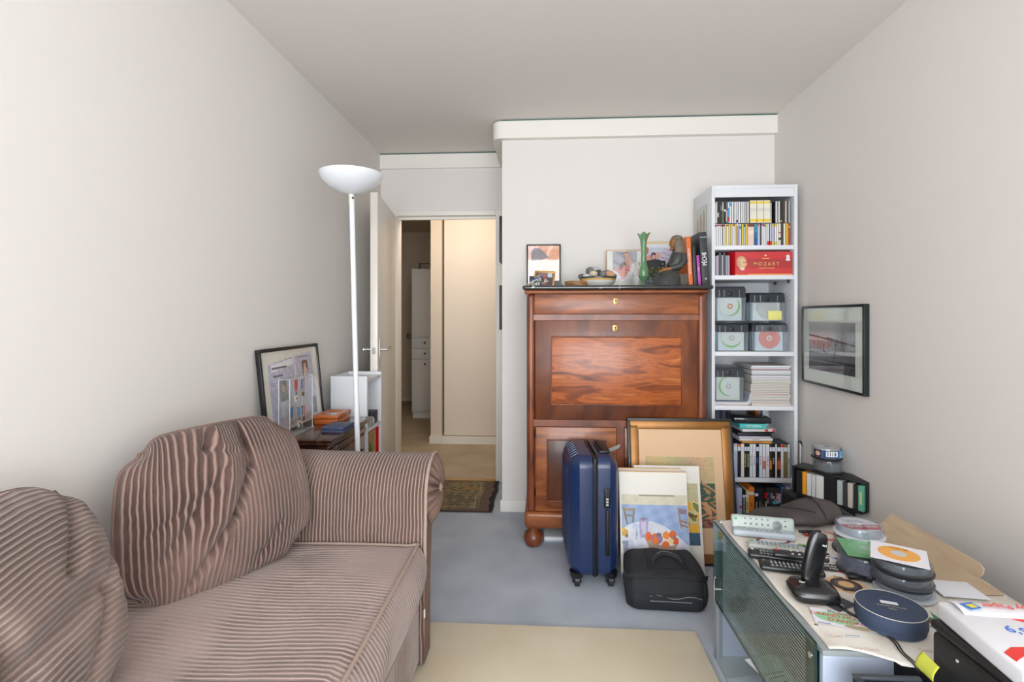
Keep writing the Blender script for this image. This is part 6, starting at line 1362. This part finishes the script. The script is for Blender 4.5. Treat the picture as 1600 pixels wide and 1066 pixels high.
for (f0, f1, c, ds, h_, dy_) in ((.055,.14,(38,38,40),'black',.108,.004), (.15,.205,(236,160,40),'orange',.108,.0),(.215,.275,(216,216,216),'white',.106,.0),(.285,.335,(206,206,206),'grey white',.106,0),(.345,.45,(220,218,214),'wide cream',.108,0),(.635,.70,(170,182,182),'clear grey',.11,-.004),(.71,.76,(60,60,60),'dark grey',.108,0),(.77,.83,(196,190,178),'beige',.11,-.004),(.84,.90,(44,44,46),'black right-hand',.108,0),(.91,.975,(96,170,140),'green',.112,-.012)):
    x = rl*(f0+f1)/2; w2_ = rl*(f1-f0)/2; b = B(); b.box(-w2_,w2_,.0,.085,0,h_,0,.001,1); 
    wpx = Vector((RA.x+x*cr-(dy_+.002)*sr, RA.y+x*sr+(dy_+.002)*cr, .3915))
    o = b.done('cassette_case', mat(c, .35), None, wpx, (0,0,ra)); tag(o, f'{ds} cassette case standing in the black rack', 'cassette case', 'cassette cases in the rack')
    if ds == 'green': B().box(-w2_*.4,w2_*.4,-.0006,.0,.03,.085).done('label', mat((206,196,140),.5), o)
rx, ry = RA.x+cr*rl*.42-sr*.05, RA.y+sr*rl*.42+cr*.05
spindle('clear disc spindle standing on the cassette rack', rx+.004, ry, .517, .062, .058, 32, (120,124,126), (24,25,27), group='disc spindles on the cassette rack')
t, hh = spindle('white topped disc spindle with a blue printed wrap, topmost on the rack', rx, ry, .580, .062, .054, 36, (226,224,220), (28,29,32), lab=[('r',0,0,1,1,(226,224,218)), ('e',.5,.5,.08,.08,(150,150,150))],
   wrap=(-PI*.97, PI*.03, [('r',0,0,1,1,(60,130,190)), ('r',0,0,.22,1,(60,40,60)), ('e',.12,.5,.06,.3,(206,170,150)), ('r',.24,0,.60,1,(40,60,110)), ('r',.3,.2,.56,.85,(226,230,234)), ('f', lambda x,y,c: (60,60,80) if .34 < x < .54 and .3 < y < .8 and math.sin(x*260) > .2 else None), ('r',.62,.1,1,.9,(90,170,220)), ('f', lambda x,y,c: (220,236,244) if .64 < x < .96 and .1 < y < .25 else None)]), group='disc spindles on the cassette rack')
t = thing('white_rod', 'thin white rod with a black hook beside the bookcase', 'rod', (1.426, 2.93, 0))
B().cyl((0,0,0),(0,0,.545),.005,n=10).done('rod', WHP, t); B().tube([(-.01,0,.555),(0,0,.56),(.005,0,.553),(.006,0,.535)], .004, 8).done('hook', SK_, t)
tag(B().prism([(0,0,0),(.05,0,0),(.0,0,.06)], (0,.002,0)).done('blue_card', mat((40,66,150), .5), None, (aZ(1302,826,z1).x, aZ(1302,826,z1).y+.06, z1)), 'small dark blue card corner behind the rewritable disc spindle', 'card')
# ---- flattened cardboard against the wall
KR = ramp_mat('corrugated_kraft', [(.3,(170,148,120)),(.5,(186,164,136)),(.7,(198,178,150))], scale=(1,1,14), nscale=3, detail=2, rough=.8)
CX = 1.235; pa, pb_ = aX(1380, 800, CX), aX(1526, 890, CX)
t = thing('cardboard_flap', 'folded brown cardboard standing along the right wall behind the spindles', 'cardboard', (CX, pb_.y, z1))
L_ = pa.y-pb_.y; hz = (pa.z+pb_.z)/2-z1
b = B(); b.prism([(0,0,0),(0,L_,0),(0.03,L_,hz),(.03,.03,hz),(.025,.008,hz-.008),(.015,0,hz-.02)], (.004,0,0)); b.done('upright_flap', KR, t)
b = B(); b.prism([(-.0,-0.09,.0),(-.14,-.10,.0),(-.20,L_*.25,0),(-.14,L_*.55,0),(-.001,L_,0)], (0,0,.003)); b.done('flat_flap', KR, t)
q = aZ(1490, 921, z1+.004)
tag(B().box(-.055,.055,-.045,.045,0,.002,0,.0008).done('white_card', mat((228,230,236), .5), None, (q.x+.005, q.y, z1+.0035), (0,0,math.radians(-6))), 'blank white card lying on the flat part of the cardboard', 'card')
# ---- printer at the bottom right corner
PX0, PY1, PZ1 = .808, 1.119, .622
t = thing('printer', 'black printer at the lower right corner carrying a paper ream', 'printer', (PX0, PY1, 0))
PK = mat((34,33,33), .5, name='printer_plastic', bump=.15, bs=700)
B().box(0,.42,-.46,0,.47,.60,0,.012,4).done('body', PK, t)
lidp = B().box(-.002,.42,-.462,.002,.602,PZ1,0,.008,3).done('scanner_lid', PK, t)
B().box(.004,.42,-.45,-.01,.44,.47,0,.004).done('lower_body', mat((22,22,23), .6), t)
o = B().box(-.004,.001,-.40,-.13,.492,.566,0,.002).done('control_panel', mat((24,24,26), .3), t)
b = B()
for q_ in ((-.395,-.135,.560,.562),(-.395,-.135,.496,.498)): b.box(-.0048,-.0038,q_[0],q_[1],q_[2],q_[3])
for y in (-.395,-.137): b.box(-.0048,-.0038,y,y+.002,.496,.562)
b.done('panel_outline', mat((140,160,164), .4), o)
for y, z in ((-.17,.53),(-.22,.525),(-.27,.53)): B().lathe([(.006,-.002),(.006,.001)], (-.004,y,z), 14, axis='X').done('button', mat((150,160,164), .3), o)
B().lathe([(.003,-.001),(.003,.001)], (-.001,-.07,.578), 10, axis='X').done('indicator', mat((190,190,190), .3), t)
tb = thing('printer_table', 'dark low table under the printer', 'table', (PX0, PY1, 0))
B().box(-.01,.50,-.75,-.01,.415,.438,0,.003).done('table_top', mat((40,36,34), .5), tb)
for x in (.01,.46):
    for y in (-.72,-.05): B().box(x,x+.03,y-.015,y+.015,0,.415).done('leg', mat((40,36,34), .5), tb)
t = thing('scanner', 'flat black device with a raised rim beside the printer', 'device', (.650, 1.12, 0), 0)
B().box(0,.135,-.30,0,.40,.492,0,.004).done('body', mat((40,44,48), .45), t); b = B(); frame(b, .1, .1, .01, .01); b.bm.free(); b = B(); b.box(0,.135,-.012,0,.492,.499,0,.002); b.box(0,.012,-.30,-.012,.492,.499,0,.002); b.done('raised_rim', mat((62,68,74), .4), t)
for x in (.01,.11):
    for y in (-.28,-.03): B().box(x,x+.015,y,y+.015,0,.40).done('leg', mat((30,30,32), .5), t)
nc = [aX(1441,1017,.798), aX(1468,1043,.798), aX(1461,1067,.790), aX(1432,1040,.790)]
t = thing('sticky_note', 'yellow sticky note stuck on the printer corner', 'note', nc[0], 0)
def sn(u, v): return (nc[0]*(1-u)*(1-v)+nc[1]*u*(1-v)+nc[2]*u*v+nc[3]*(1-u)*v)+Vector((-.006*math.sin(v*2.6),0,0))-nc[0]
b = B(); b.grid(sn, 10, 10); o = b.done('paper', mat((208,212,78), .7), t, ang=180); m_ = o.modifiers.new('thickness','SOLIDIFY'); m_.thickness = .0004
# paper ream
t = thing('paper_ream', 'white wrapped ream of copy paper with red bands on the printer', 'paper ream', (.818, 1.118, PZ1+.001), math.radians(-5))
WR = mat((224,224,228), .35, name='wrapper_paper', bump=.25, bs=40)
B().box(0,.30,-.22,0,0,.036,0,.007,3).done('wrapper', WR, t)
b = B()
def fl(u, v): return Vector((.02+.27*u, -.052+.055*v, .0375+.006*math.sin(PI*v)*(1-.3*math.sin(u*6))))
b.grid(fl, 20, 8); o = b.done('folded_flap', WR, t, ang=180); m_ = o.modifiers.new('thickness','SOLIDIFY'); m_.thickness = .001
RDM = mat((226,52,44), .5); BLM = mat((70,120,210), .6)
text('lettering', 'Copy Paper', t, (.125,-.024,.0455), (0,0,PI), .024, RDM, ext=.0001)
b = B(); b.prism([(.035,-.045,.0445),(.062,-.035,.0445),(.055,-.015,.0445),(.028,-.024,.0445)], (0,0,.0004), 0); b.prism([(.042,-.038,.0450),(.056,-.033,.0450),(.052,-.022,.0450),(.037,-.027,.0450)], (0,0,.0004), 1); b.done('blue_logo', [mat((50,120,200),.5), mat((226,206,60),.5)], t)
b = B(); b.prism([(.085,-.045,.0364),(.105,-.045,.0364),(.30,-.13,.0364),(.30,-.155,.0364)][::1], (0,0,.0006)); b.done('red_band', RDM, t)
b = B(); pts = [(.006,-.168),(.03,-.150),(.08,-.143),(.29,-.138)]; pt2 = [(.29,-.154),(.09,-.157),(.045,-.166),(.018,-.184),(.008,-.192)]
b.prism([(x,y,.0364) for x, y in pts+pt2], (0,0,.0006)); b.done('red_band', RDM, t)
text('lettering', '6,90', t, (.09,-.095,.0368), (0,0,math.radians(-12)), .032, BLM, ext=.0002)
